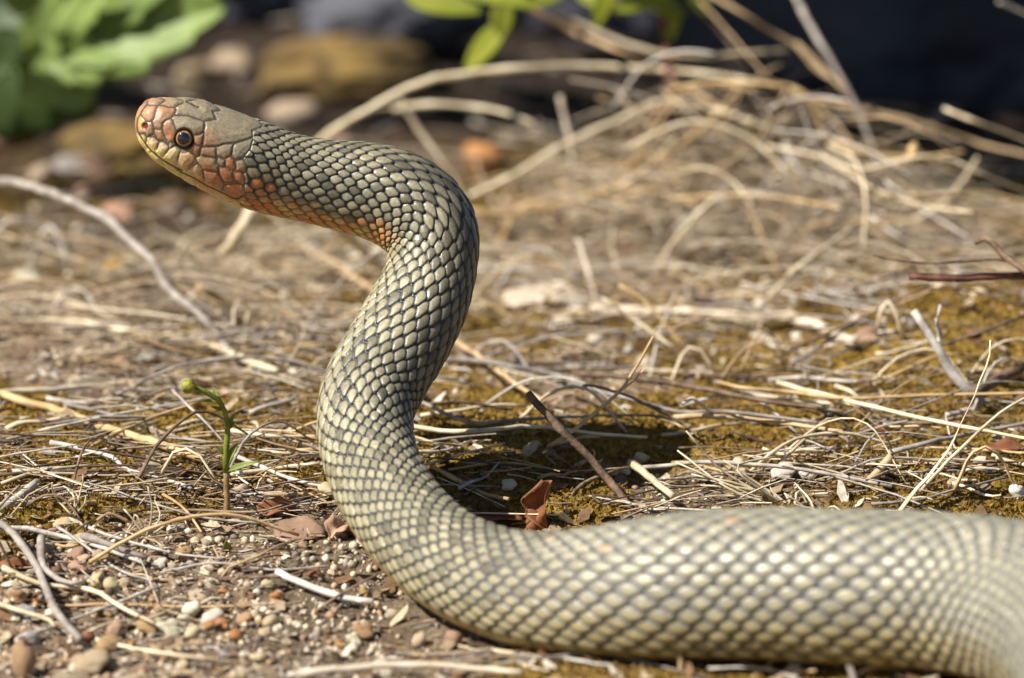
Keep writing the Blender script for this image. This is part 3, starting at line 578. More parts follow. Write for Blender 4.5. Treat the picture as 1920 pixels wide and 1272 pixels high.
stalk('broken_stick', 'stout silver grey stick with split tip resting on moss', 'stick', A3(975, 920, *cz((-90, 1170), (0, 1100), (130, 1000), (300, 865))), 9, 'silver', taper=.75,
      branches=[(A3(935, 930, *cz((150, 1000), (230, 985), (320, 960))), 3.5)], part='broken_shoot')
stalk('twig', 'tan horizontal twig lying across gravel by sprout root', 'twig', G(*c6((830, 245), (1100, 240), (1450, 238), (1640, 180)), lift=.004), 3.2, 'tan')
stalk('dry_stalk', 'pale straw sloping down over the gravel edge', 'straw', G(*c6((-20, 320), (150, 320), (420, 380), (620, 440), (820, 520)), lift=.003), 5, 'silver')
stalk('dry_stalk', 'mottled black and white stalk fragment among pebbles', 'straw', G(*c6((470, 390), (560, 420), (690, 465), (830, 515)), lift=.005), 7, 'grey', nodes=2)
stalk('twig', 'forked grey branch sweeping over the pebbles', 'branch', G(*c6((-40, 330), (60, 390), (190, 560), (250, 690), (320, 850), (450, 1010)), lift=.007), 7, 'grey', taper=.9,
      branches=[(G(*c6((235, 430), (240, 560), (290, 630), (400, 690), (480, 680)), lift=.007), 8)], part='fork')
stalk('dry_stalk', 'white straw lying over pebbles next to forked grey branch', 'straw', G(*c6((20, 570), (130, 620), (240, 660), (470, 690)), lift=.005), 5.5, 'straw')
stalk('dry_stalk', 'straw crossing the orange and cream pebbles', 'straw', G(*c6((470, 700), (560, 730), (690, 810), (870, 900)), lift=.006), 4.5, 'straw')
stalk('dry_stalk', 'bright short white stick lying near the low coil', 'stick', G(*c6((1555, 575), (1700, 640), (1930, 720), (2100, 745)), lift=.004), 6.5, 'silver', taper=.9)
stalk('twig', 'long thin brown twig arching over the gravel towards the coil', 'twig', A3(1195, 1130, *c6((830, 985), (1000, 950), (1400, 905), (1540, 910), (1700, 800), (1920, 640), (2130, 530))), 3.6, 'brown')
stalk('twig', 'tan bent stem looping above the gravel patch', 'twig', A3(1090, 1060, *c6((700, 550), (1180, 580), (1270, 500), (1450, 430), (1600, 355), (1640, 430))), 3, 'tan')
stalk('dry_stalk', 'pale straw along the bottom of the gravel', 'straw', G(*c6((540, 960), (700, 1000), (1000, 1050), (1250, 1080)), lift=.004), 4, 'straw')
stalk('dry_stalk', 'straw running from the pebbles into the frame edge', 'straw', G(*c6((-60, 750), (60, 800), (250, 850), (310, 900)), lift=.005), 5, 'straw')
stalk('twig', 'brown bent twig between mossy soil and low coil', 'twig', G(*c6((1400, 610), (1620, 600), (1760, 560), (1800, 590)), lift=.004), 3, 'brown')
# right of the neck: the sticks that lie behind the coil
stalk('dry_stalk', 'long pale straw that meets the neck above the dark hollow', 'straw', G(*c8((-380, 735), (-200, 760), (0, 770), (350, 740), (500, 755), (800, 790), (1000, 800)), lift=.010), 4.5, 'straw')
stalk('twig', 'grey stem lying across the dark hollow behind neck', 'twig', G(*c8((-330, 375), (0, 388), (250, 425), (480, 470), (700, 560), (900, 610), (1150, 680), (1500, 690), (1960, 750)), lift=.012), 5, 'grey')
stalk('twig', 'dark stem lying uppermost over the pile of sticks', 'twig', G(*c8((590, 490), (950, 520), (1300, 580), (1600, 640), (1960, 695)), lift=.014), 6, 'brown')
stalk('twig', 'thin brown stem sloping down onto the pile of sticks', 'twig', A3(800, 850, *c8((640, 390), (670, 365), (900, 430), (1040, 500), (1200, 580), (1290, 660))), 3, 'brown')
stalk('twig', 'leaning brown twig with crumpled bud at its top', 'twig', A3(895, 960, *c8((330, 410), (420, 510), (560, 660), (700, 800), (850, 985), (930, 1105))), 6.0, 'brown', taper=1.2, nodes=3)
stalk('dry_stalk', 'slender forked straw standing out of the stick pile', 'straw', A3(885, 870, *c8((445, 715), (560, 640), (740, 495), (850, 395), (960, 230), (1035, 95))), 3.6, 'gold', taper=.7, branches=[(A3(873, 868, *c8((850, 395), (920, 345), (990, 275))), 2.8)], part='fork')
stalk('twig', 'brown stem with curly dry bits beneath the forked straw', 'twig', A3(890, 905, *c8((440, 720), (490, 770), (560, 815), (650, 900))), 4, 'brown', nodes=4)
stalk('dry_stalk', 'straw lying under the leaning brown twig', 'straw', G(*c8((-300, 560), (0, 690), (200, 680), (500, 660), (1000, 650), (1250, 700)), lift=.008), 3.5, 'grey')
stalk('dry_stalk', 'broken bright straw pointing down at the low coil', 'straw', G(*c8((905, 905), (1000, 975), (1060, 1030), (1145, 1095)), lift=.007), 7, 'straw', taper=.8)
stalk('twig', 'thin brown twig arched behind the low coil', 'twig', A3(940, 900, *c8((530, 1110), (570, 995), (640, 920), (760, 870), (980, 795))), 3.6, 'brown')
stalk('dry_stalk', 'pale bent stem above the reclining coil with a sharp elbow', 'straw', A3(850, 820, *c8((1195, 470), (1260, 442), (1330, 500), (1410, 568))), 3.6, 'straw')
stalk('dry_stalk', 'light wavy stem running level beyond the coil', 'straw', G(*c8((1410, 575), (1650, 568), (1900, 600), (2300, 620)), lift=.010), 4, 'straw')
stalk('dry_stalk', 'tan stalk lying across the middle of the stick pile', 'straw', G(*c8((1150, 690), (1300, 680), (1600, 700), (1920, 745), (2100, 760)), lift=.010), 5, 'tan')
stalk('dry_stalk', 'pair mate of crossing pale straws over mossy slope', 'straw', G(*c9((130, 800), (430, 880), (850, 980), (1260, 1050)), lift=.012), 4.5, 'straw')
stalk('dry_stalk', 'straight yellow straw level across the mossy slope', 'straw', G(*c9((-120, 810), (0, 838), (200, 852), (400, 880), (800, 868), (1260, 856)), lift=.013), 4, 'gold')
stalk('grass_blade', 'single tall dry grass blade leaning right over the coil', 'grass blade', A3(972, 945, *c9((625, 1260), (700, 1160), (860, 960), (980, 700), (1035, 560), (1038, 495))), 5.5, 'straw', taper=.25, flatten=.4)
stalk('grass_blade', 'thin straw leaning beside the tall dry grass blade', 'grass blade', A3(935, 880, *c9((740, 1140), (810, 1060), (950, 920), (1100, 790), (1230, 720))), 3.6, 'straw')
stalk('branch', 'whitened forked branch stuck in the mossy mound', 'branch', A3(768, 760, *c9((1000, 770), (930, 690), (860, 620), (800, 510), (710, 370))), 11, 'silver', taper=.55, nodes=2, branches=[(A3(765, 762, *c9((805, 520), (825, 480), (808, 420), (825, 345))), 5)], part='fork')
stalk('branch', 'charcoal grey stick lying against the whitened branch', 'stick', G(*c9((950, 835), (1060, 770), (1181, 705), (1350, 620)), lift=.010), 9, 'brown', taper=1.2)
stalk('twig', 'long thin brown twig rising across the mossy mound', 'twig', A3(720, 690, *c9((-200, 640), (100, 655), (250, 672), (420, 640), (600, 590), (850, 510), (1000, 460), (1300, 340))), 4.5, 'brown')
stalk('twig', 'grey stick lying under the two crossing straws', 'twig', G(*c9((600, 1062), (800, 1012), (1000, 970), (1260, 920)), lift=.008), 4.5, 'grey')
stalk('twig', 'small stub of branch poking from the moss behind coil', 'twig', A3(905, 900, *c9((515, 1105), (560, 1050), (615, 990))), 8, 'tan', taper=.8)
stalk('dry_stalk', 'pale curved straw hooked over the mossy slope', 'straw', A3(800, 800, *c9((380, 690), (450, 720), (510, 780), (540, 860))), 5, 'straw')
# sprays that reach in from beyond the frame edge
stalk('twig', 'reddish brown twig jutting in level over the mossy mound', 'twig', A3(770, 770, (1705, 518), (1790, 522), (1920, 516), (2060, 530), (2160, 640), (2190, 772)), 6.5, 'red', taper=1.3, nodes=3)
stalk('twig', 'dark crooked twig with curled tip above the red twig', 'branch', A3(775, 775, *c9((970, 78), (1000, 62), (1040, 75), (1110, 150), (1180, 195), (1330, 330), (1500, 640), (1600, 800))), 5.5, 'brown', taper=1.3, nodes=3,
      branches=[(A3(775, 775, *c9((1130, 160), (1050, 150), (800, 167), (630, 152), (538, 134))), 3.6)], part='side_shoot')
# beyond the neck, out of focus
stalk('twig', 'grey arching twig that sweeps down below the chin', 'branch', A3(690, 560, *[(445, 690), (420, 645), (370, 585), (318, 545), (285, 490), (240, 448), (195, 405), (165, 395), (120, 372), (60, 350), (0, 341), (-80, 345)]), 6.8, 'grey', taper=1.1, nodes=3)
stalk('twig', 'thin brown stem leaving the arching grey twig', 'twig', A3(600, 720, (340, 555), (400, 585), (440, 615), (500, 650), (606, 698)), 3.6, 'grey')
stalk('dry_stalk', 'long pinkish grey stem lying flat beyond the sprout', 'straw', G((40, 628), (150, 632), (260, 648), (350, 660), (430, 688), (520, 722), lift=.006), 7.5, 'straw', nodes=2)
stalk('dry_stalk', 'blurred pale straw crossing behind the neck toward the sticks', 'straw', G((560, 500), (660, 560), (780, 640), (880, 700), (960, 760), (1020, 800), lift=.010), 6, 'tan')
stalk('dry_stalk', 'thick pale straw passing behind the throat', 'straw', A3(640, 560, (620, 415), (660, 450), (700, 488), (760, 540)), 10, 'straw')
stalk('dry_stalk', 'blurred stub of pale stem below the jaw', 'straw', A3(560, 560, (482, 385), (462, 412), (440, 450), (415, 478)), 12, 'straw', taper=.7)
stalk('dry_stalk', 'curved tan stem under the throat', 'straw', A3(640, 600, (370, 540), (410, 560), (440, 590), (455, 640)), 8, 'tan')
stalk('broken_stick', 'pale pinkish stick lying blurred across the litter', 'stick', G((1110, 606), (1250, 612), (1400, 622), (1500, 628), (1600, 668), lift=.006), 11, 'bark', taper=.7)
# the big tangle of old stems
big = [('great arching straw sweeping over the snake from behind its neck', [(560, 300), (620, 248), (680, 212), (750, 172), (820, 148), (900, 135), (980, 128), (1100, 124), (1250, 132), (1400, 150), (1530, 186)], 11, 'straw', 470, 440),
 ('pale stem drooping from great arch behind the neck bend', [(750, 185), (780, 235), (820, 290), (860, 345), (880, 420)], 9, 'straw', 460, 470),
 ('broad tan straw curving upward right of the neck bend', [(880, 396), (960, 400), (1040, 388), (1120, 362), (1200, 330), (1270, 285), (1330, 225), (1385, 170)], 11, 'gold', 500, 450),
 ('straight thin stem slanting between neck bend and tangle', [(880, 368), (960, 330), (1050, 275), (1150, 228), (1240, 190), (1310, 185)], 8, 'straw', 480, 450),
 ('stem falling from the green leaves into the tangle', [(940, -10), (1010, 25), (1080, 62), (1160, 95), (1250, 140), (1330, 190), (1420, 245)], 10, 'tan', 430, 450),
 ('pale jointed straw under the hanging green leaves', [(1040, 24), (1110, 55), (1190, 88), (1290, 106), (1400, 100), (1482, 94)], 10, 'straw', 440, 440),
 ('thick violet grey stalk rising steeply out of the tangle', [(1485, -20), (1515, 40), (1555, 110), (1595, 180), (1625, 245), (1645, 315), (1650, 380)], 10, 'grey', 455, 470),
 ('brown stem running from tangle towards the frame edge', [(1500, 180), (1560, 195), (1650, 213), (1740, 236), (1830, 268), (1940, 295)], 9, 'tan', 450, 450),
 ('pale curved stem carrying a yellow bud', [(1440, 275), (1530, 292), (1600, 318), (1660, 308), (1720, 294), (1790, 302), (1830, 322), (1930, 362)], 6, 'straw', 520, 520),
 ('slim stem above the brown stem near the frame edge', [(1770, 204), (1830, 228), (1890, 250), (1960, 280)], 6, 'straw', 500, 500),
 ('short stem end poking in at the top corner', [(1872, 4), (1905, 18), (1980, 50)], 6, 'silver', 480, 480),
 ('bowed jointed stem crossing behind the violet grey stalk', [(1330, -10), (1400, 30), (1450, 62), (1490, 84), (1530, 130), (1560, 150)], 7, 'tan', 440, 450),
 ('stem looping down inside the tangle near thick violet stalk', [(1490, 80), (1520, 105), (1545, 135), (1580, 165), (1600, 200)], 8, 'tan', 440, 450),
 ('fine stem stretched diagonally across the tangle', [(1310, 0), (1370, 65), (1430, 135), (1500, 205), (1570, 265), (1650, 325), (1780, 390)], 4, 'tan', 445, 500),
 ('pale stem spraying downwards from tangle centre', [(1360, 160), (1450, 160), (1510, 180), (1535, 225), (1545, 275)], 11, 'gold', 450, 460),
 ('light straw across the lower tangle', [(1260, 190), (1340, 205), (1420, 232), (1500, 268), (1560, 292), (1640, 318)], 9, 'straw', 455, 480),
 ('golden straw leaning against the tangle', [(1180, 340), (1250, 290), (1320, 240), (1380, 175)], 10, 'gold', 480, 450),
 ('arched pale stem low behind the neck bend', [(740, 205), (800, 196), (880, 200), (950, 212), (1010, 240)], 10, 'straw', 430, 450),
 ('short broken straw in the tangle under the loops', [(1460, 235), (1480, 210), (1495, 195)], 8, 'straw', 450, 450),
 ('pale straw hanging in front of dark hollow under tangle', [(1470, 270), (1490, 310), (1520, 345)], 8, 'silver', 480, 490),
 ('thin dark stem curving through the tangle top', [(1300, 10), (1350, 60), (1385, 105), (1400, 150), (1395, 220)], 5, 'brown', 440, 440),
 ('tan stem sagging from tangle to litter', [(1530, 200), (1570, 235), (1600, 280), (1612, 330)], 6, 'tan', 450, 470),
 ('pinkish stem hanging near the reddish plant stalk', [(1050, 180), (1060, 230), (1070, 270), (1072, 330)], 8, 'bark', 460, 470),
 ('straw slanting over blurred litter beyond stick pile', [(1130, 560), (1190, 600), (1260, 650)], 7, 'straw', 690, 700),
 ('twin straw beside slanting straw beyond stick pile', [(1160, 535), (1215, 570), (1285, 655)], 7, 'gold', 690, 700),
 ('upright pinkish stem beyond the neck', [(1085, 450), (1100, 500), (1118, 560), (1125, 600)], 8, 'bark', 580, 600),
 ('pale straw tilted across moss beyond the pile', [(1440, 560), (1500, 500), (1560, 455), (1600, 425)], 10, 'straw', 620, 560)]
for lab, pts_, r_, m_, g0, g1 in big:
    stalk('dry_stalk', lab, 'straw', A3(g0, g1, *pts_), r_*.54, m_, nodes=2, wob=.08)
# thin curls of dry grass rising from the moss
def tuft(label, gy, base, tips, mat='straw', r=2.2):
    t = empty('dry_grass_tuft', tuple(gp(*base))); o0 = np.array(t.location)
    for mid, tip in tips:
        P = [rp(base[0], base[1]+4, gy), rp(*mid, gy-R.uniform(-4, 8)), rp(*tip, gy-R.uniform(-6, 14))]; v, f = stem_mesh(P, r, .5, 5, wob=.1); p0 = np.array(P[0]); link('stalk', mesh('stalk', v-p0, f), M[mat], t, tuple(p0-o0))
    return tag(t, label, 'grass')
tuft('curly tuft of dry grass on a grey root in the moss', 968, (138, 966), [((102, 930), (98, 905)), ((146, 930), (118, 912)), ((152, 920), (156, 890)), ((158, 945), (161, 928)), ((140, 935), (125, 915))])
tuft('spidery dry grass wisps on the moss by the gravel', 1010, (275, 1005), [((250, 975), (232, 955)), ((255, 965), (248, 990)), ((285, 960), (277, 912)), ((300, 970), (290, 938)), ((262, 980), (240, 1000)), ((310, 985), (325, 975))])
tuft('fan of fine dry grass spread over the stick pile', 945, (1490, 955), [(c8((1440, 860))[0], c8((1220, 625))[0]), (c8((1400, 905))[0], c8((1160, 800))[0]), (c8((1480, 960))[0], c8((1170, 735))[0]), (c8((1500, 840))[0], c8((1750, 765))[0]),
     (c8((1500, 990))[0], c8((1110, 1030))[0]), (c8((1560, 940))[0], c8((1250, 870))[0]), (c8((1600, 960))[0], c8((1300, 930))[0]), (c8((1660, 950))[0], c8((1430, 790))[0]), (c8((1700, 960))[0], c8((1690, 900))[0]), (c8((1780, 980))[0], c8((1830, 1080))[0]), (c8((1850, 960))[0], c8((1925, 1080))[0])], 'straw', 3.0)
tuft('low wisps of straw tucked against top of the coil', 962, (1530, 968), [((1500, 945), (1470, 925)), ((1520, 940), (1490, 905)), ((1540, 945), (1525, 925)), ((1560, 950), (1580, 960)), ((1500, 960), (1460, 950)), ((1480, 958), (1430, 962))], 'straw', 2.4)
tuft('wiry blond grass wisps at foot of long pinkish stem', 690, (140, 700), [((110, 680), (100, 655)), ((140, 670), (165, 640)), ((120, 700), (105, 715)), ((175, 690), (195, 715))], 'straw', 4)
tuft('thin stalks beside the neck on the gravel edge', 1060, (420, 1065), [((395, 1050), (370, 1040)), ((430, 1060), (455, 1090)), ((410, 1045), (400, 1025)), ((440, 1080), (480, 1098))], 'tan', 2.6)
LM = [(352, 724, 'the nodding green bud'), (426, 880, 'the sprout leaves'), (428, 985, 'the sprout root'), (520, 968, 'the folded brown leaf'), (562, 1005, 'the pinkish flat leaf'), (300, 848, 'the thick golden stalk'), (100, 765, 'the split end of the bleached straw'), (60, 940, 'the stout silver stick'), (138, 966, 'the curly grass tuft'), (275, 1000, 'the spidery grass wisps'),
 (90, 1130, 'the forked grey branch'), (200, 1050, 'the mottled stalk'), (350, 1175, 'the white pebble cluster'), (610, 1130, 'the bright white stick'), (445, 1190, 'the lone orange pebble'), (50, 1230, 'the largest orange stone'), (200, 1220, 'the wedge stone'), (790, 1205, 'the coil shadow'), (120, 372, 'the arching grey twig'), (216, 500, 'the yellow flat stone'), (318, 545, 'the bend of the grey twig'), (440, 680, 'the foot of the grey twig'),
 (200, 640, 'the long pinkish stem'), (585, 465, 'the stone behind the throat'), (560, 640, 'the thin stem reaching the neck'), (905, 290, 'the orange stone'), (985, 585, 'the bleached leaf scraps'), (1085, 500, 'the upright pinkish stem'), (1220, 610, 'the twin slanting straws'), (1400, 622, 'the pale pinkish stick'), (1180, 700, 'the forked straw tip'), (1060, 820, 'the leaning bud twig'), (1015, 950, 'the curled rust leaf'), (1220, 890, 'the dark hollow'),
 (1490, 900, 'the fan of dry grass'), (1350, 790, 'the elbow stem'), (1680, 900, 'the tall grass blade'), (1760, 640, 'the whitened forked branch'), (1860, 760, 'the charcoal stick'), (1790, 520, 'the red twig'), (1640, 640, 'the dim brown leaf'), (1520, 500, 'the tilted pale straw'), (1300, 470, 'the broad litter patch'), (1650, 380, 'the foot of the violet stalk'), (1240, 330, 'the tan curved straw'), (780, 400, 'the neck bend'), (850, 640, 'the back of the neck'), (640, 300, 'the nape'), (1890, 900, 'the frame edge stone'), (1713, 290, 'the yellow seed head'), (1365, 1236, 'the pale leaf before the coil'), (1276, 1245, 'the blurred thin stem'), (1598, 1265, 'the grey stem end'), (905, 1232, 'the front bend of the coil'), (1110, 1252, 'the front middle of the coil'), (1740, 1262, 'the coil at the frame corner'), (780, 1270, 'the twig on the bottom edge'), (1480, 1250, 'the front of the thick coil')]
used_labels = {}
def unique(base, px, py, ang=None):
    """the first of a few wordings, from the closest landmarks, that nothing else carries yet"""
    near = sorted(LM, key=lambda l: (l[0]-px)**2+1.6*(l[1]-py)**2)[:5]; c = []
    def d(l):
        dx, dy = px-l[0], py-l[1]
        if abs(dx) < 30 and abs(dy) < 22: return 'touching'
        if abs(dy)*1.2 > abs(dx): return 'just beyond' if dy < 0 else 'nearer than'
        return 'left of' if dx < 0 else 'right of'
    tl = '' if ang is None else (' level' if abs(math.sin(ang)) < .25 else (' slanting away' if math.sin(ang)*math.cos(ang) > 0 else ' slanting nearer'))
    for l in near:
        c += [f'{base} {d(l)} {l[2]}', f'{base}{tl} {d(l)} {l[2]}']
    c += [f'{base}{tl} between {a[2]} and {b[2]}' for a in near[:3] for b in near if a is not b]
    for t in c:
        if t not in used_labels and len(t.split()) <= 16: used_labels[t] = 1; return t
    return c[0]
# random straws: the rest of the litter one can pick out
cols = [('pale', 'straw', 6), ('golden', 'gold', 3), ('grey', 'grey', 4), ('bleached', 'silver', 3), ('tan', 'tan', 3), ('brown', 'brown', 3)]
def place(px, py):
    if py < 430: return 'in the far tangle beyond the snake'
    if px < 620: return 'in the litter below the head' if py < 700 else ('on moss around the sprout' if py < 990 else 'over the gravel patch')
    return 'in the blurred litter beyond the neck' if py < 700 else ('among the sticks behind the coil' if px < 1380 else 'on the mossy slope behind the coil')
taken = {}
for i in range(250):
    for _ in range(50):
        px = R.uniform(-40, 1960); py = R.choice([R.uniform(330, 560), R.uniform(430, 720), R.uniform(640, 960), R.uniform(700, 1000), R.uniform(980, 1260)])
        if py > 960 and px > 640: continue
        if py > 985 and R.random() < .35: continue
        q_ = GX(px, py)
        if R.random() < .85*float(shade_zone(q_[0], q_[1])): continue
        break
    nm, mt, _w = R.choices(cols, [c[2] for c in cols])[0]; p = gp(px, py); sc = mpp(p)
    ln = R.choice([R.uniform(.012, .03), R.uniform(.025, .07), R.uniform(.03, .11)])*(1.15 if py < 620 else 1)
    a = R.gauss(0, .55); D = np.array([math.cos(a), math.sin(a), 0]); S = np.array([-D[1], D[0], 0]); r = R.uniform(.00028, .0009)*(1.5 if py < 560 else 1)
    kind = 'arched' if R.random() < .28 else 'flat'; Pn = []
    b = R.gauss(0, .10); tilt = R.gauss(0, .03); hgh = R.uniform(.004, .018)*(1.8 if py < 600 else 1) if kind == 'arched' else 0
    for s in (-.5, -.2, .15, .5):
        c = p+D*ln*s+S*ln*b*(.25-s*s)*2; c[2] = max(float(hgt(c[0], c[1])), p[2]-.002)+r+hgh*(1-4*s*s)+abs(tilt)*ln*(s+.5)+R.uniform(0, .003); Pn.append(c)
    size = 'long' if ln > .055 else ('short' if ln < .028 else 'medium')
    lab = unique(f"{size} {nm} {'arching' if kind == 'arched' else 'flat'} {'twig' if nm == 'brown' else 'straw'}", px, py, a)
    isT = nm == 'brown'
    stalk('loose_twig' if isT else 'loose_straw', lab, 'twig' if isT else 'straw', Pn, r/sc, mt, group=('loose twigs ' if isT else 'loose straws ')+place(px, py), taper=R.uniform(.4, .95), n=5, nodes=R.choice([0, 0, 1]), wob=.15)

# more stems in the tangle beyond the coil
for i in range(70):
    px = R.uniform(1130, 1760); py = R.uniform(120, 450); gy = R.uniform(455, 545)
    if i > 48: px = R.uniform(560, 1900); py = R.uniform(380, 560); gy = py+R.uniform(20, 60)
    if px > 1640 and py < 260: py += 150
    ln = R.uniform(130, 330); a = R.choice([R.gauss(.3, .25), R.gauss(.1, .3), R.gauss(-.4, .35), R.gauss(.9, .3)]); b = R.gauss(0, .16)*ln; dx, dy = math.cos(a)*ln/2, math.sin(a)*ln/2
    if py+abs(dy) > gy: gy = py+abs(dy)+8
    Pn = A3(gy-R.uniform(0, 12), gy+R.uniform(0, 12), (px-dx, py-dy), (px-dx*.3-b*dy/ln, py-dy*.3+b*.8), (px+dx*.4-b*dy/ln, py+dy*.4+b*.7), (px+dx, py+dy))
    nm, mt, _w = R.choices(cols, [5, 4, 2, 3, 5, 1.2])[0]
    stalk('tangle_stem', unique(f"{'long' if ln > 230 else 'short'} {nm} {'bowed' if abs(b) > 22 else 'straight'} stem", px, py, -a), 'stem', Pn, R.uniform(1.5, 3.6), mt, group='stems of the far tangle', taper=R.uniform(.5, .95), n=6, nodes=1, wob=.06)

# ---------------------------------------------------------------- pebbles
pm = []
for k in range(9):
    b = bmesh.new(); bmesh.ops.create_icosphere(b, subdivisions=3, radius=1)
    v = np.array([tuple(x.co) for x in b.verts]); f = [tuple(x.index for x in q.verts) for q in b.faces]; b.free()
    d_ = 1+.34*(fbm(v[:, 0]*1.1+k*7, v[:, 1]*1.1+v[:, 2]*1.3, 100+k, 2)-.5)*2
    for _ in range(8):                                    # a few worn flats
        nrm = NR_.normal(0, 1, 3); nrm /= np.linalg.norm(nrm); q_ = v@nrm; d_ = np.where(q_ > .62, d_*(.25+.75*.62/np.maximum(q_, .62)), d_)
    me = mesh('pebble', v*d_[:, None], f); me.materials.append(M['pebble']); me.polygons.foreach_set('use_smooth', [True]*len(me.polygons)); pm.append(me)
PC = {'cream': (.66, .55, .37), 'white': (.78, .72, .60), 'tan': (.50, .33, .17), 'orange': (.52, .24, .09), 'reddish brown': (.30, .13, .075), 'pinkish': (.48, .30, .21), 'grey': (.42, .40, .38), 'brown': (.22, .14, .09), 'beige': (.52, .42, .28), 'dark': (.09, .065, .055), 'yellow': (.62, .42, .12)}
def pebble(px, py, w, h, col, label, group=None, sink=.25, name='pebble'):
    p = gp(px, py+h*.35); sc = mpp(p); o = bpy.data.objects.new(name, R.choice(pm)); C.objects.link(o)
    rz = max(h*.5, w*.34)*sc*R.uniform(.9, 1.05); o.scale = (w*.5*sc, (w*.4+h*.1)*sc, rz); o.location = (p[0], p[1], p[2]+rz*(1-2*sink)); o.rotation_euler = (R.uniform(-.2, .2), R.uniform(-.25, .25), R.uniform(-.4, .4))
    c = PC[col]; j = R.uniform(.85, 1.12); o.color = (c[0]*j, c[1]*j*R.uniform(.95, 1.05), c[2]*j*R.uniform(.9, 1.1), 1)
    return tag(o, label, 'pebble', group)
heroes = [(140, 565, 100, 70, 'cream', 'cream pebble half under the white straw on the gravel'), (100, 655, 90, 70, 'tan', 'tan rounded pebble by the frame edge under the white straw'), (210, 680, 60, 45, 'orange', 'small orange pebble wedged under the forked branch'),
 (130, 740, 120, 75, 'grey', 'smooth light grey oval pebble near the frame edge'), (90, 785, 50, 30, 'white', 'small white pebble below the light grey oval one'), (265, 385, 100, 55, 'grey', 'pale grey pebble at the upper gravel edge'), (430, 425, 110, 60, 'pinkish', 'flat pinkish pebble under the mottled stalk'),
 (350, 240, 90, 50, 'cream', 'cream pebble beside the grey root of the curly tuft'), (310, 520, 100, 80, 'brown', 'brown grey pebble behind the forked branch'), (375, 605, 50, 60, 'orange', 'orange brown upright pebble right of forked branch'), (420, 620, 50, 45, 'tan', 'tan little pebble touching the orange brown upright one'),
 (540, 565, 105, 65, 'cream', 'shiny cream pebble on top of the gravel heap'), (630, 590, 100, 90, 'beige', 'beige pebble next to the shiny cream one'), (695, 590, 70, 60, 'cream', 'cream lumpy pebble below the mottled stalk'), (610, 640, 70, 60, 'brown', 'dark brown pebble under the beige one'),
 (545, 745, 60, 45, 'tan', 'tan pebble under the straw crossing the gravel'), (500, 660, 50, 50, 'brown', 'orange tinged brown pebble at start of crossing straw'), (175, 880, 90, 70, 'grey', 'light grey round pebble low on the gravel'), (125, 1020, 140, 180, 'tan', 'largest tan orange stone at the bottom of the gravel'),
 (430, 1070, 80, 70, 'white', 'white pebble near the foot of the forked branch'), (530, 1060, 190, 90, 'beige', 'broad beige stone at the bottom edge of gravel'), (950, 840, 140, 80, 'white', 'bright white pebble biggest of the white cluster'), (1040, 790, 70, 60, 'white', 'white pebble atop the white cluster'),
 (1085, 855, 115, 85, 'cream', 'cream pebble in front of the white cluster'), (1075, 710, 90, 80, 'white', 'cream white pebble standing behind the white cluster'), (1145, 670, 60, 60, 'beige', 'beige pebble behind cream white one'), (1180, 770, 120, 75, 'white', 'frosty white pebble at the neck side of the cluster'),
 (1160, 815, 70, 50, 'orange', 'tan orange pebble under the frosty white one'), (830, 835, 120, 80, 'tan', 'orange tan wedge pebble beside the bright white one'), (900, 700, 80, 60, 'pinkish', 'pink tan pebble above the white cluster'), (905, 470, 80, 50, 'white', 'lone white pebble on the gravel near the loop stem'),
 (970, 490, 60, 60, 'cream', 'cream orange pebble touching the lone white one'), (1330, 870, 75, 75, 'orange', 'orange brown pebble alone on bare soil'), (1520, 790, 105, 75, 'cream', 'cream orange lumpy pebble on bare soil before the coil'), (1370, 770, 80, 50, 'tan', 'flat tan pebble between white cluster and coil'),
 (1560, 665, 65, 60, 'orange', 'small orange pebble under the bright white stick'), (1370, 1080, 100, 60, 'beige', 'beige pebble at the bottom edge'), (615, 930, 130, 95, 'tan', 'brown tan wedge stone at gravel bottom'), (690, 940, 60, 60, 'cream', 'cream pebble squeezed between wedge stone and orange one'),
 (735, 945, 60, 60, 'orange', 'orange cream pebble in the bottom gravel row'), (790, 970, 85, 60, 'cream', 'cream pebble ending the bottom gravel row'), (480, 890, 120, 70, 'reddish brown', 'reddish brown flat pebble low on the gravel'), (650, 850, 80, 80, 'pinkish', 'pinkish beige pebble above the wedge stone'),
 (940, 920, 80, 80, 'brown', 'grey brown pebble under the bright white one'), (440, 490, 100, 70, 'pinkish', 'pink brown pebble below the flat pinkish one'), (1360, 60, 80, 65, 'cream', 'cream pebble beside the sprout root'), (1840, 60, 100, 55, 'cream', 'cream pebble touching the neck base'),
 (1440, 130, 45, 45, 'brown', 'small brown pebble next to the curled brown leaf'), (2050, 640, 50, 72, 'tan', 'tan upright pebble beside the low coil'), (1985, 890, 82, 62, 'white', 'white pebble near the bright white stick end'), (2040, 850, 120, 65, 'tan', 'tan pebble behind the white one by the coil'),
 (2355, 890, 70, 82, 'cream', 'peach pebble on moss left of the coil shadow'), (2540, 895, 100, 82, 'pinkish', 'pink tan pebble nearest the coil shadow'), (2200, 755, 80, 52, 'cream', 'cream flat pebble on moss next to the coil')]
for X_, Y_, w_, h_, c_n, lb in heroes:
    x_, y_ = c6((X_, Y_))[0]; pebble(x_, y_, w_/3*1.32, h_/3*1.35, c_n, lb, sink=.14)
pebble(278, 677, 44, 28, 'white', 'blurred white pebble under the long pinkish stem'); pebble(225, 678, 36, 22, 'pinkish', 'blurred pinkish pebble beside the blurred white one'); pebble(26, 827, 18, 15, 'white', 'tiny white speck of stone by the frame edge')
pebble(52, 512, 62, 52, 'white', 'blurred whitish stone under the dark debris'); pebble(157, 350, 46, 56, 'pinkish', 'blurred pinkish stone between arching twig and head'); pebble(216, 500, 66, 30, 'yellow', 'blurred yellow flat stone below the arching twig')
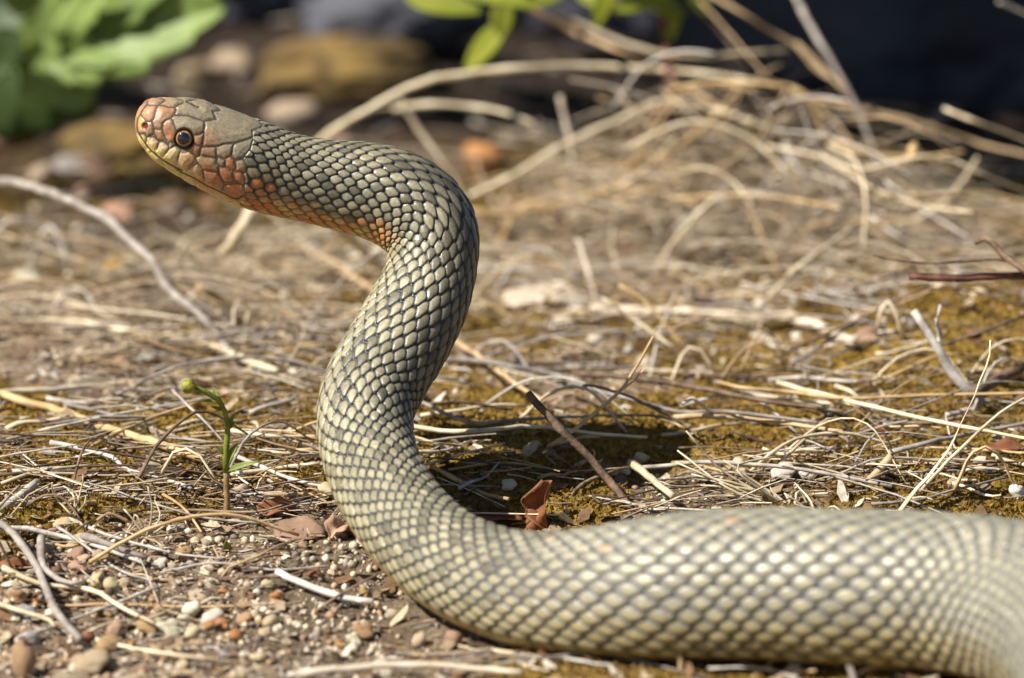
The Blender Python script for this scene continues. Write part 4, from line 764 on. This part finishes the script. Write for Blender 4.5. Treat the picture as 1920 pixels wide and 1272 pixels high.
pebble(12, 245, 130, 70, 'pinkish', 'large pinkish stone under the broad green leaves'); pebble(545, 205, 110, 60, 'beige', 'blurred beige stone behind the head', name='stone'); pebble(568, 95, 110, 90, 'tan', 'tan boulder at the edge of the far shade', name='stone')
pebble(905, 290, 105, 80, 'orange', 'blurred orange stone right of the neck bend', name='stone'); pebble(1065, 500, 45, 38, 'cream', 'blurred cream stone beyond the neck'); pebble(585, 465, 50, 45, 'grey', 'blurred grey stone behind the throat')
pebble(130, 300, 90, 60, 'grey', 'dim grey stone in debris under the green leaves'); pebble(60, 190+60, 60, 40, 'brown', 'brown stone beside the large pinkish stone'); pebble(960, 395, 80, 45, 'pinkish', 'blurred pinkish stone under broad tan straw'); pebble(1180, 470, 70, 40, 'reddish brown', 'blurred rusty stone beyond the stick pile')
pebble(1320, 560, 60, 36, 'dark', 'blurred dark stone in litter beyond the pile'); pebble(1385, 868, 30, 38, 'white', 'crumpled white stone by the fan of dry grass'); pebble(1470, 885, 56, 34, 'white', 'white flat stone behind the fan of dry grass'); pebble(1510, 888, 36, 22, 'white', 'white chip next to the flat white stone')
pebble(1905, 915, 36, 40, 'white', 'white stone at the frame edge above the coil')
for i in range(222):
    if i < 125 or i >= 185: px = R.uniform(-30, 640); py = R.uniform(1000, 1270)
    else: px = R.uniform(-30, 1950); py = R.uniform(420, 960)
    if px > 640 and py > 940: px *= .3
    c_n = R.choices(list(PC), [9, 5, 5, 1.2, .8, 3, 2.5, 3, 7, 2, 0])[0]; w = R.choice([R.uniform(11, 22), R.uniform(17, 40)])*(1 if py > 700 else 1.1)
    zone = 'in the gravel below the sprout' if i < 125 or i >= 185 else place(px, py)
    if i >= 185: px = R.gauss(330, 110); py = R.gauss(1165, 45); c_n = R.choice(['cream', 'white', 'beige', 'cream', 'tan']); w = R.uniform(15, 34)
    sz = 'small' if w < 16 else 'medium'
    lab = unique(f'{sz} {c_n} pebble', px, py); pebble(px, py, w, w*R.uniform(.55, .85), c_n, lab, f'pebbles {zone}')

# straws and chips caught against the front of the coil
for i in range(26):
    px = R.uniform(830, 1800); py = 1222+.028*(px-830)+R.uniform(4, 34); p = gp(px, py); sc = mpp(p); a = R.gauss(0, .5); ln = R.uniform(.010, .045); r = R.uniform(.0003, .0007)
    nm, mt, _w = R.choices(cols, [c[2] for c in cols])[0]; Pn = [gp(px+math.cos(a)*ln/sc*s, py-math.sin(a)*ln/sc*s*.3)+np.array([0, 0, r+R.uniform(0, .003)]) for s in (-.5, 0, .5)]
    stalk('loose_twig' if nm == 'brown' else 'loose_straw', unique(f"{'long' if ln > .028 else 'short'} {nm} {'twig' if nm == 'brown' else 'straw'}", px, py, a), 'twig' if nm == 'brown' else 'straw', Pn, r/sc, mt, group='straws against the front of the coil', taper=.6, n=5, wob=.1)
# dim clods and stones in the shade behind the head
for i in range(20):
    px = R.choice([R.uniform(180, 560), R.uniform(380, 860), R.uniform(0, 300)]); py = R.uniform(70, 400)
    if py > 330 and px > 560: py -= 120
    c_n = R.choice(['brown', 'dark', 'grey', 'beige', 'pinkish', 'brown', 'dark']); w = R.uniform(34, 105); pebble(px, py, w, w*R.uniform(.5, .8), c_n, unique(f"dim {c_n} {'clod' if c_n in ('brown', 'dark') else 'stone'}", px, py)+' in shade', 'dim clods and stones in the shade', .25, 'clod' if c_n in ('brown', 'dark') else 'stone')
# ---------------------------------------------------------------- leaves and green plants
def blade(p0, p1, width, nrm, curl=.15, prof=None, fold=.12, nu=14, nv=6, thick=.0004, wave=0):
    p0 = np.array(p0, float); p1 = np.array(p1, float); ax = p1-p0; Ln = np.linalg.norm(ax); ax /= Ln; nrm = np.array(nrm, float); nrm -= ax*(nrm@ax); nrm /= np.linalg.norm(nrm); sd = np.cross(nrm, ax)
    V = []
    for i in range(nu+1):
        t = i/nu; w = width*(prof(t) if prof else math.sin(math.pi*min(1, t**.8*.97+.02))**.8)
        for j in range(nv+1):
            s = 2*j/nv-1; V.append(p0+ax*Ln*t+sd*w*s*.5+nrm*(fold*width*abs(s)+curl*Ln*(t*(1-t))*2-curl*.8*Ln*t*t+wave*width*math.sin(7*t+3*s)))
    V = np.array(V); m = len(V); V = np.vstack([V, V-nrm*thick]); F = []; k = nv+1
    for i in range(nu):
        for j in range(nv):
            q = (i*k+j, i*k+j+1, (i+1)*k+j+1, (i+1)*k+j); F.append(q); F.append(tuple(m+a for a in q[::-1]))
    rim = [i*k for i in range(nu+1)]+[nu*k+j for j in range(1, k)]+[i*k+nv for i in range(nu-1, -1, -1)]+[j for j in range(nv-1, 0, -1)]
    for a, b in zip(rim, rim[1:]+rim[:1]): F.append((a, b, m+b, m+a))
    return V, F
def leafpart(name, vf, mat, parent, label=None):
    V, F = vf; o0 = V[0]; o = link(name, mesh(name, V-o0, F), M[mat], parent, tuple(o0-np.array(parent.location) if parent else o0))
    if label: o['label'] = label
    return o
tocam = np.array([0, -.75, .6]); lobe = lambda t: math.sin(math.pi*min(1, .06+.92*t**.75))**.75*(.86+.26*((t*3.4+.2) % 1))
pl = empty('broadleaf_plant', tuple(gp(-150, 330))); gy = 400
v, f = stem_mesh([gp(-150, 330), rp(-110, 220, gy), rp(-20, 120, gy), rp(60, 80, gy)], 9, .7); leafpart('stem', (v, f), 'sprout', pl)
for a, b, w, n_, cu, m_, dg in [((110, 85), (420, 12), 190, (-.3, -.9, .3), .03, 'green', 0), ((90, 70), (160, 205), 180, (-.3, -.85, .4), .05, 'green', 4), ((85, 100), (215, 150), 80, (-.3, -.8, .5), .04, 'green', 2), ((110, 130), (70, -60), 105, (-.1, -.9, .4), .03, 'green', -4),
     ((-110, 120), (185, 205), 200, (.75, .4, -.3), .04, 'green_shaded', -10), ((-60, 70), (120, 20), 120, (.6, .5, -.1), .03, 'green_shaded', -16), ((-90, 170), (80, 255), 130, (.75, .4, -.3), .05, 'green_shaded', -14), ((170, 50), (340, -60), 110, (-.2, -.8, .5), .04, 'green', -6), ((30, 60), (-40, 160), 90, (-.1, -.9, .4), .04, 'green_shaded', 6), ((100, 95), (330, 95), 90, (-.2, -.7, .6), .05, 'green', -3), ((60, 20), (10, -50), 70, (-.2, -.8, .5), .03, 'green', 5), ((130, 60), (210, -40), 70, (-.2, -.8, .5), .03, 'green', 7)]:
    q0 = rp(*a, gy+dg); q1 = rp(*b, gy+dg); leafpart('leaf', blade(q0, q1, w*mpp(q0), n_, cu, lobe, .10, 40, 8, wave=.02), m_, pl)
tag(pl, 'broad leaved green plant overhanging the dim corner behind the head', 'plant')
wd = empty('green_weed', tuple(gp(1262, 300))); gy = 440
v, f = stem_mesh([gp(1262, 300), rp(1255, 200, gy), rp(1250, 90, gy), rp(1235, -60, gy)], 9, .8); leafpart('stem', (v, f), 'red', wd, 'reddish upright stem')
v, f = stem_mesh([rp(1240, -50, gy), rp(1050, -75, gy), rp(900, -50, gy), rp(790, -10, gy)], 6, .6); leafpart('side_stem', (v, f), 'sprout', wd)
for a, b, w, n_, cu in [((760, -5), (905, 22), 56, tocam, .05), ((860, -20), (1010, 12), 40, tocam, .05), ((945, 5), (940, 70), 46, tocam, .05), ((950, 45), (868, 138), 48, tocam, .06), ((1150, -40), (1115, 55), 40, tocam, .05), ((1060, -20), (990, 15), 36, tocam, .04), ((1245, -10), (1150, 20), 50, tocam, .05), ((1200, -10), (1285, 30), 50, tocam, .05), ((1265, 0), (1250, 92), 36, tocam, .05), ((1080, -10), (1190, 20), 40, tocam, .04), ((1290, -20), (1330, 30), 36, tocam, .05)]:
    q0 = rp(*a, gy); q1 = rp(*b, gy); leafpart('leaf', blade(q0, q1, w*mpp(q0), n_, cu, None, .10), 'lime', wd)
tag(wd, 'lime green weed drooping narrow leaves from the top of view', 'plant')
# yellow bud on the curved stem
def lump(c, r, name, mat, parent=None, n=1, sq=(1, 1, 1)):
    b = bmesh.new(); bmesh.ops.create_icosphere(b, subdivisions=3, radius=1); v = np.array([tuple(x.co) for x in b.verts]); f = [tuple(x.index for x in q.verts) for q in b.faces]; b.free()
    v = v*(1+.30*(fbm(v[:, 0]*4+5, v[:, 1]*4+v[:, 2]*4, 140+n, 2)-.5)*2)[:, None]*np.array(sq)*r
    return link(name, mesh(name, v, f), M[mat], parent, tuple(np.array(c)-(np.array(parent.location) if parent else 0)))
pb = rp(1713, 287, 520); tag(lump(pb, 14*mpp(pb), 'dry_seed_head', 'gold', None, 3, (.75, .75, 1.4)), 'straw yellow seed head on a pale curved stem', 'seed head')
# sprout
M['stemb'] = mat_noise('brown_green_stem', (.16, .10, .05), (.30, .21, .09), 300, .6, .6, 900, None, 0)
b0 = gp(428, 985); sprt = empty('green_sprout', tuple(b0)); gy = 985
leafpart('lower_stem', stem_mesh([rp(428, 987, gy), rp(426, 940, gy), rp(424, 880, gy)], 6.0, .8, 8, wob=.12), 'stemb', sprt, 'brown base of the stem')
leafpart('stem', stem_mesh([rp(424, 885, gy), rp(423, 850, gy), rp(427, 810, gy), rp(423, 775, gy), rp(408, 748, gy), rp(385, 735, gy), rp(362, 726, gy)], 5.2, .75, 8, wob=.05), 'sprout', sprt)
pb = rp(352, 724, gy); lump(pb, 13.5*mpp(pb), 'flower_bud', 'bud', sprt, 5, (1, 1, .95)); sprt.children[-1]['label'] = 'nodding yellow green flower bud'
for a, b, w in [((424, 872), (444, 832), 15), ((424, 884), (486, 864), 12), ((424, 850), (404, 838), 8), ((427, 800), (440, 776), 9), ((408, 750), (400, 728), 12), ((418, 770), (396, 762), 7), ((426, 808), (440, 790), 8), ((410, 752), (378, 752), 6)]:
    q0 = rp(*a, gy); q1 = rp(*b, gy-3); leafpart('leaf', blade(q0, q1, w*mpp(q0), (R.uniform(-.3, .1), -.8, .6), .1, None, .15, 8, 4, .0002), 'sprout', sprt)
tag(sprt, 'small green sprout with nodding bud rising from the moss', 'sprout')
gl = gp(428, 1035); tag(link('seedling_leaf', mesh('seedling_leaf', *blade(gl*0, rp(424, 1015, 1040)-gl, 16*mpp(gl), tocam, .1)), M['sprout'], None, tuple(gl)), 'tiny grey green leaf standing on the gravel edge', 'leaf')
# dry leaves
lf = empty('curled_leaf', tuple(gp(1015, 998))); gy = 992
leafpart('upper_blade', blade(rp(1012, 1000, gy), rp(1022, 902, gy), 56*mpp(gp(1015, 990)), (-.55, -.75, .35), .16, lambda t: (.45+.6*math.sin(math.pi*min(1, t*.9+.1)))*(1-.25*t**4)*(1+.14*math.sin(t*13)), .30, 18, 8, .0003, .20), 'leafb', lf)
leafpart('folded_tip', blade(rp(985, 958, gy), rp(1036, 1002, gy), 30*mpp(gp(1015, 990)), (.4, -.7, .6), .12, None, .2, 10, 4, .0003, .06), 'leafb', lf)
tag(lf, 'rust brown dead leaf curled upright just behind the low coil', 'leaf')
def deadleaf(label, px, py, wpx, lpx, ang, mat, tilt=(0, -.5, .8), curl=.25, fold=.2, wave=.1, lift=.001, name='dead_leaf'):
    p = gp(px, py); sc = mpp(p); D = np.array([math.cos(ang), math.sin(ang), 0]); p0 = p-D*lpx*sc*.5; p1 = p+D*lpx*sc*.5; p0[2] = max(float(hgt(p0[0], p0[1])), p[2])+lift; p1[2] = max(float(hgt(p1[0], p1[1])), p[2])+lift+.001
    V, F = blade(p0, p1, wpx*sc, tilt, curl, lambda t: math.sin(math.pi*min(1, .12+.85*t))**.7*(1+.12*math.sin(t*11)), fold, 12, 6, .0003, wave)
    return tag(link(name, mesh(name, V-p0, F), M[mat], None, tuple(p0)), label, 'leaf')
deadleaf('brown leaf folded to a point beside the neck base', 520, 968, 42, 78, .35, 'leafb', (-.5, -.6, .6), .22, .35)
deadleaf('pinkish flat dead leaf in front of the folded brown leaf', 562, 1005, 62, 96, .1, 'leafp', (0, -.55, .83), .12, .1, .06)
deadleaf('rolled tan leaf touching the base of the neck', 636, 1008, 50, 64, 1.0, 'leafp', (0, -.4, .9), .35, .4)
deadleaf('pale dead leaf lying right before the coil', 1365, 1236, 74, 96, .1, 'leafp', (-.1, -.6, .8), .18, .12, .12, .006)
deadleaf('rusty scrap of leaf at the gravel frame edge', 30, 1070, 26, 60, .1, 'leafb')
deadleaf('bleached leaf scrap beyond the neck', 985, 585, 44, 80, .2, 'bark', (0, -.7, .7), .1, .1, .05, .006)
deadleaf('bleached broad leaf beside smaller bleached scrap', 1040, 578, 52, 84, -.1, 'bark', (0, -.7, .7), .1, .1, .05, .005)
deadleaf('cream leaf chip nearer than the two bleached scraps', 1052, 632, 36, 54, .1, 'bark', (0, -.7, .7), .1, .1, .05, .004)
deadleaf('peach leaf shred under the cream chip', 1080, 672, 30, 60, 1.2, 'leafp')
deadleaf('dim brown leaf under the red twig', 1640, 640, 40, 70, .4, 'leafp', (0, -.6, .8))
deadleaf('orange brown leaf scrap on mossy slope', 1640, 815, 20, 54, 0., 'leafb')
deadleaf('red brown crumbling leaf at frame edge above the coil', 1880, 850, 40, 90, .1, 'leafb', (0, -.4, .9), .1, .1, .15)
deadleaf('dark leaf lying in the hollow behind the coil', 935, 968, 34, 90, .1, 'leafb', (0, -.3, .9), .1, .1)
deadleaf('small brown leaf by pale straw near the sprout', 470, 905, 16, 44, .1, 'leafb')
# two thin stems nearest the viewer
stalk('dry_stalk', 'blurred thin stem standing in front of the coil', 'straw', A3(1262, 1262, (1282, 1300), (1276, 1240), (1270, 1178)), 6, 'tan', branches=[(A3(1262, 1262, (1277, 1245), (1262, 1200), (1250, 1188)), 4)], part='fork')
stalk('dry_stalk', 'grey blurred stem end in front of the coil', 'straw', A3(1285, 1285, (1606, 1310), (1598, 1265), (1586, 1222)), 8, 'grey')
stalk('dry_stalk', 'thin straw sloping up beside the pale leaf before the coil', 'straw', A3(1280, 1262, (1390, 1290), (1430, 1255), (1480, 1215)), 3, 'tan')
stalk('twig', 'brown twig lying along the bottom edge', 'twig', G((560, 1285), (760, 1268), (980, 1282), lift=.004), 7, 'bark')
# ---------------------------------------------------------------- shaded back
def boulder(px, py, w, h, dz, label, mat='slate', name='boulder', seed=1, sq=.8):  # default 'slate' is the near-black fill standing in for shade
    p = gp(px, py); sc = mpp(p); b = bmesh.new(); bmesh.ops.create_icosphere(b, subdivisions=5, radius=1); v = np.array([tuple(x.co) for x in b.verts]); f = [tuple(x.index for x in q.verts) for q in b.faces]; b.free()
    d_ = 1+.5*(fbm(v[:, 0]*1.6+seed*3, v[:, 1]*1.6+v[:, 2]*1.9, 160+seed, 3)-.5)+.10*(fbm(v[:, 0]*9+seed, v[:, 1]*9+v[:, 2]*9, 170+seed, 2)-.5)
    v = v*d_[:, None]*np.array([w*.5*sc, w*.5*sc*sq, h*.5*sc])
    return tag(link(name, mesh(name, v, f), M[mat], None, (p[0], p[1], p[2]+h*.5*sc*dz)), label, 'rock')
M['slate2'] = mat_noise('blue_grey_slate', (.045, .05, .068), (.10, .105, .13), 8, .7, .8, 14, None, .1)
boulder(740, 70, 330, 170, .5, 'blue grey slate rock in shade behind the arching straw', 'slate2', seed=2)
boulder(1620, 170, 640, 420, .35, 'large black rock shape added for the shade behind the tangle', seed=3); boulder(1990, 190, 560, 460, .35, 'black rock shape added for the shade beyond the frame edge stems', seed=4); boulder(1180, 60, 420, 260, .3, 'dark rock shape added for the shade behind the lime green weed', seed=7)  # black rock shapes added in place of a shaded hollow
boulder(480, 40, 420, 200, .3, 'dark rock shape added for the shade behind the tan boulder', seed=8); boulder(120, 30, 500, 260, .3, 'dark rock shape added for the shade behind the broad leaved plant', seed=9)
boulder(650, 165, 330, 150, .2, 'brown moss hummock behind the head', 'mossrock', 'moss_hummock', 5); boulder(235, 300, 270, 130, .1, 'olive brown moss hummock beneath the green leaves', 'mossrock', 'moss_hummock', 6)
# an unseen shrub added to keep the back in shade, up on the sun's side
sx = -.55; shr = empty('shade_blocker', (-1.25, 2.9, 0)); SL = []
tg = empty('x', (0, 0, 0)); bpy.data.objects.remove(tg)
v, f = tube(spline([(-1.25, 2.9, -.01), (-1.15, 2.9, .25), (-.9, 2.85, .55), (-.4, 2.85, .75)], 14), np.linspace(.02, .006, 14), 8); link('shade_blocker_trunk', mesh('shade_blocker_trunk', v-np.array(shr.location), f), M['brown'], shr)
Vs = []; Fs = []; o = 0
sd_ = np.array(SUN_DIR); LIT = GX(610, 120)+np.array([.02, .0])
for i in range(1000):
    tx = R.uniform(-.75, .85); ty = R.uniform(2.34 if i < 880 else 2.27, 3.6 if i < 880 else 2.45)+.05*math.sin(tx*9)
    if i >= 880: tx = R.uniform(.15, .6); ty -= .05
    if tx < .05 and ty < 2.43: continue
    hz = R.uniform(.42, .85); c = np.array([tx, ty, .026])+sd_/sd_[2]*hz
    if R.random() < .06 or ((tx-LIT[0])/.17)**2+((ty-LIT[1])/.21)**2 < 1: continue  # gap left in the leaves so sun reaches the moss hummock
    a = R.uniform(0, 6.28); D = np.array([math.cos(a), math.sin(a), R.gauss(0, .3)])*R.uniform(.05, .085); Sx = np.array([-math.sin(a), math.cos(a), R.gauss(0, .3)])*R.uniform(.025, .045)
    Vs += [c-D, c-D*.3+Sx, c+D*.5+Sx*.8, c+D, c+D*.5-Sx*.8, c-D*.3-Sx]; Fs.append(tuple(range(o, o+6))); o += 6
fo = link('shade_foliage', mesh('shade_foliage', np.array(Vs)-np.array(shr.location), Fs), M['green'], shr, smooth=False); fo['kind'] = 'stuff'
tag(shr, 'unseen leafy shrub added to shade the rocks at the back', 'shrub')
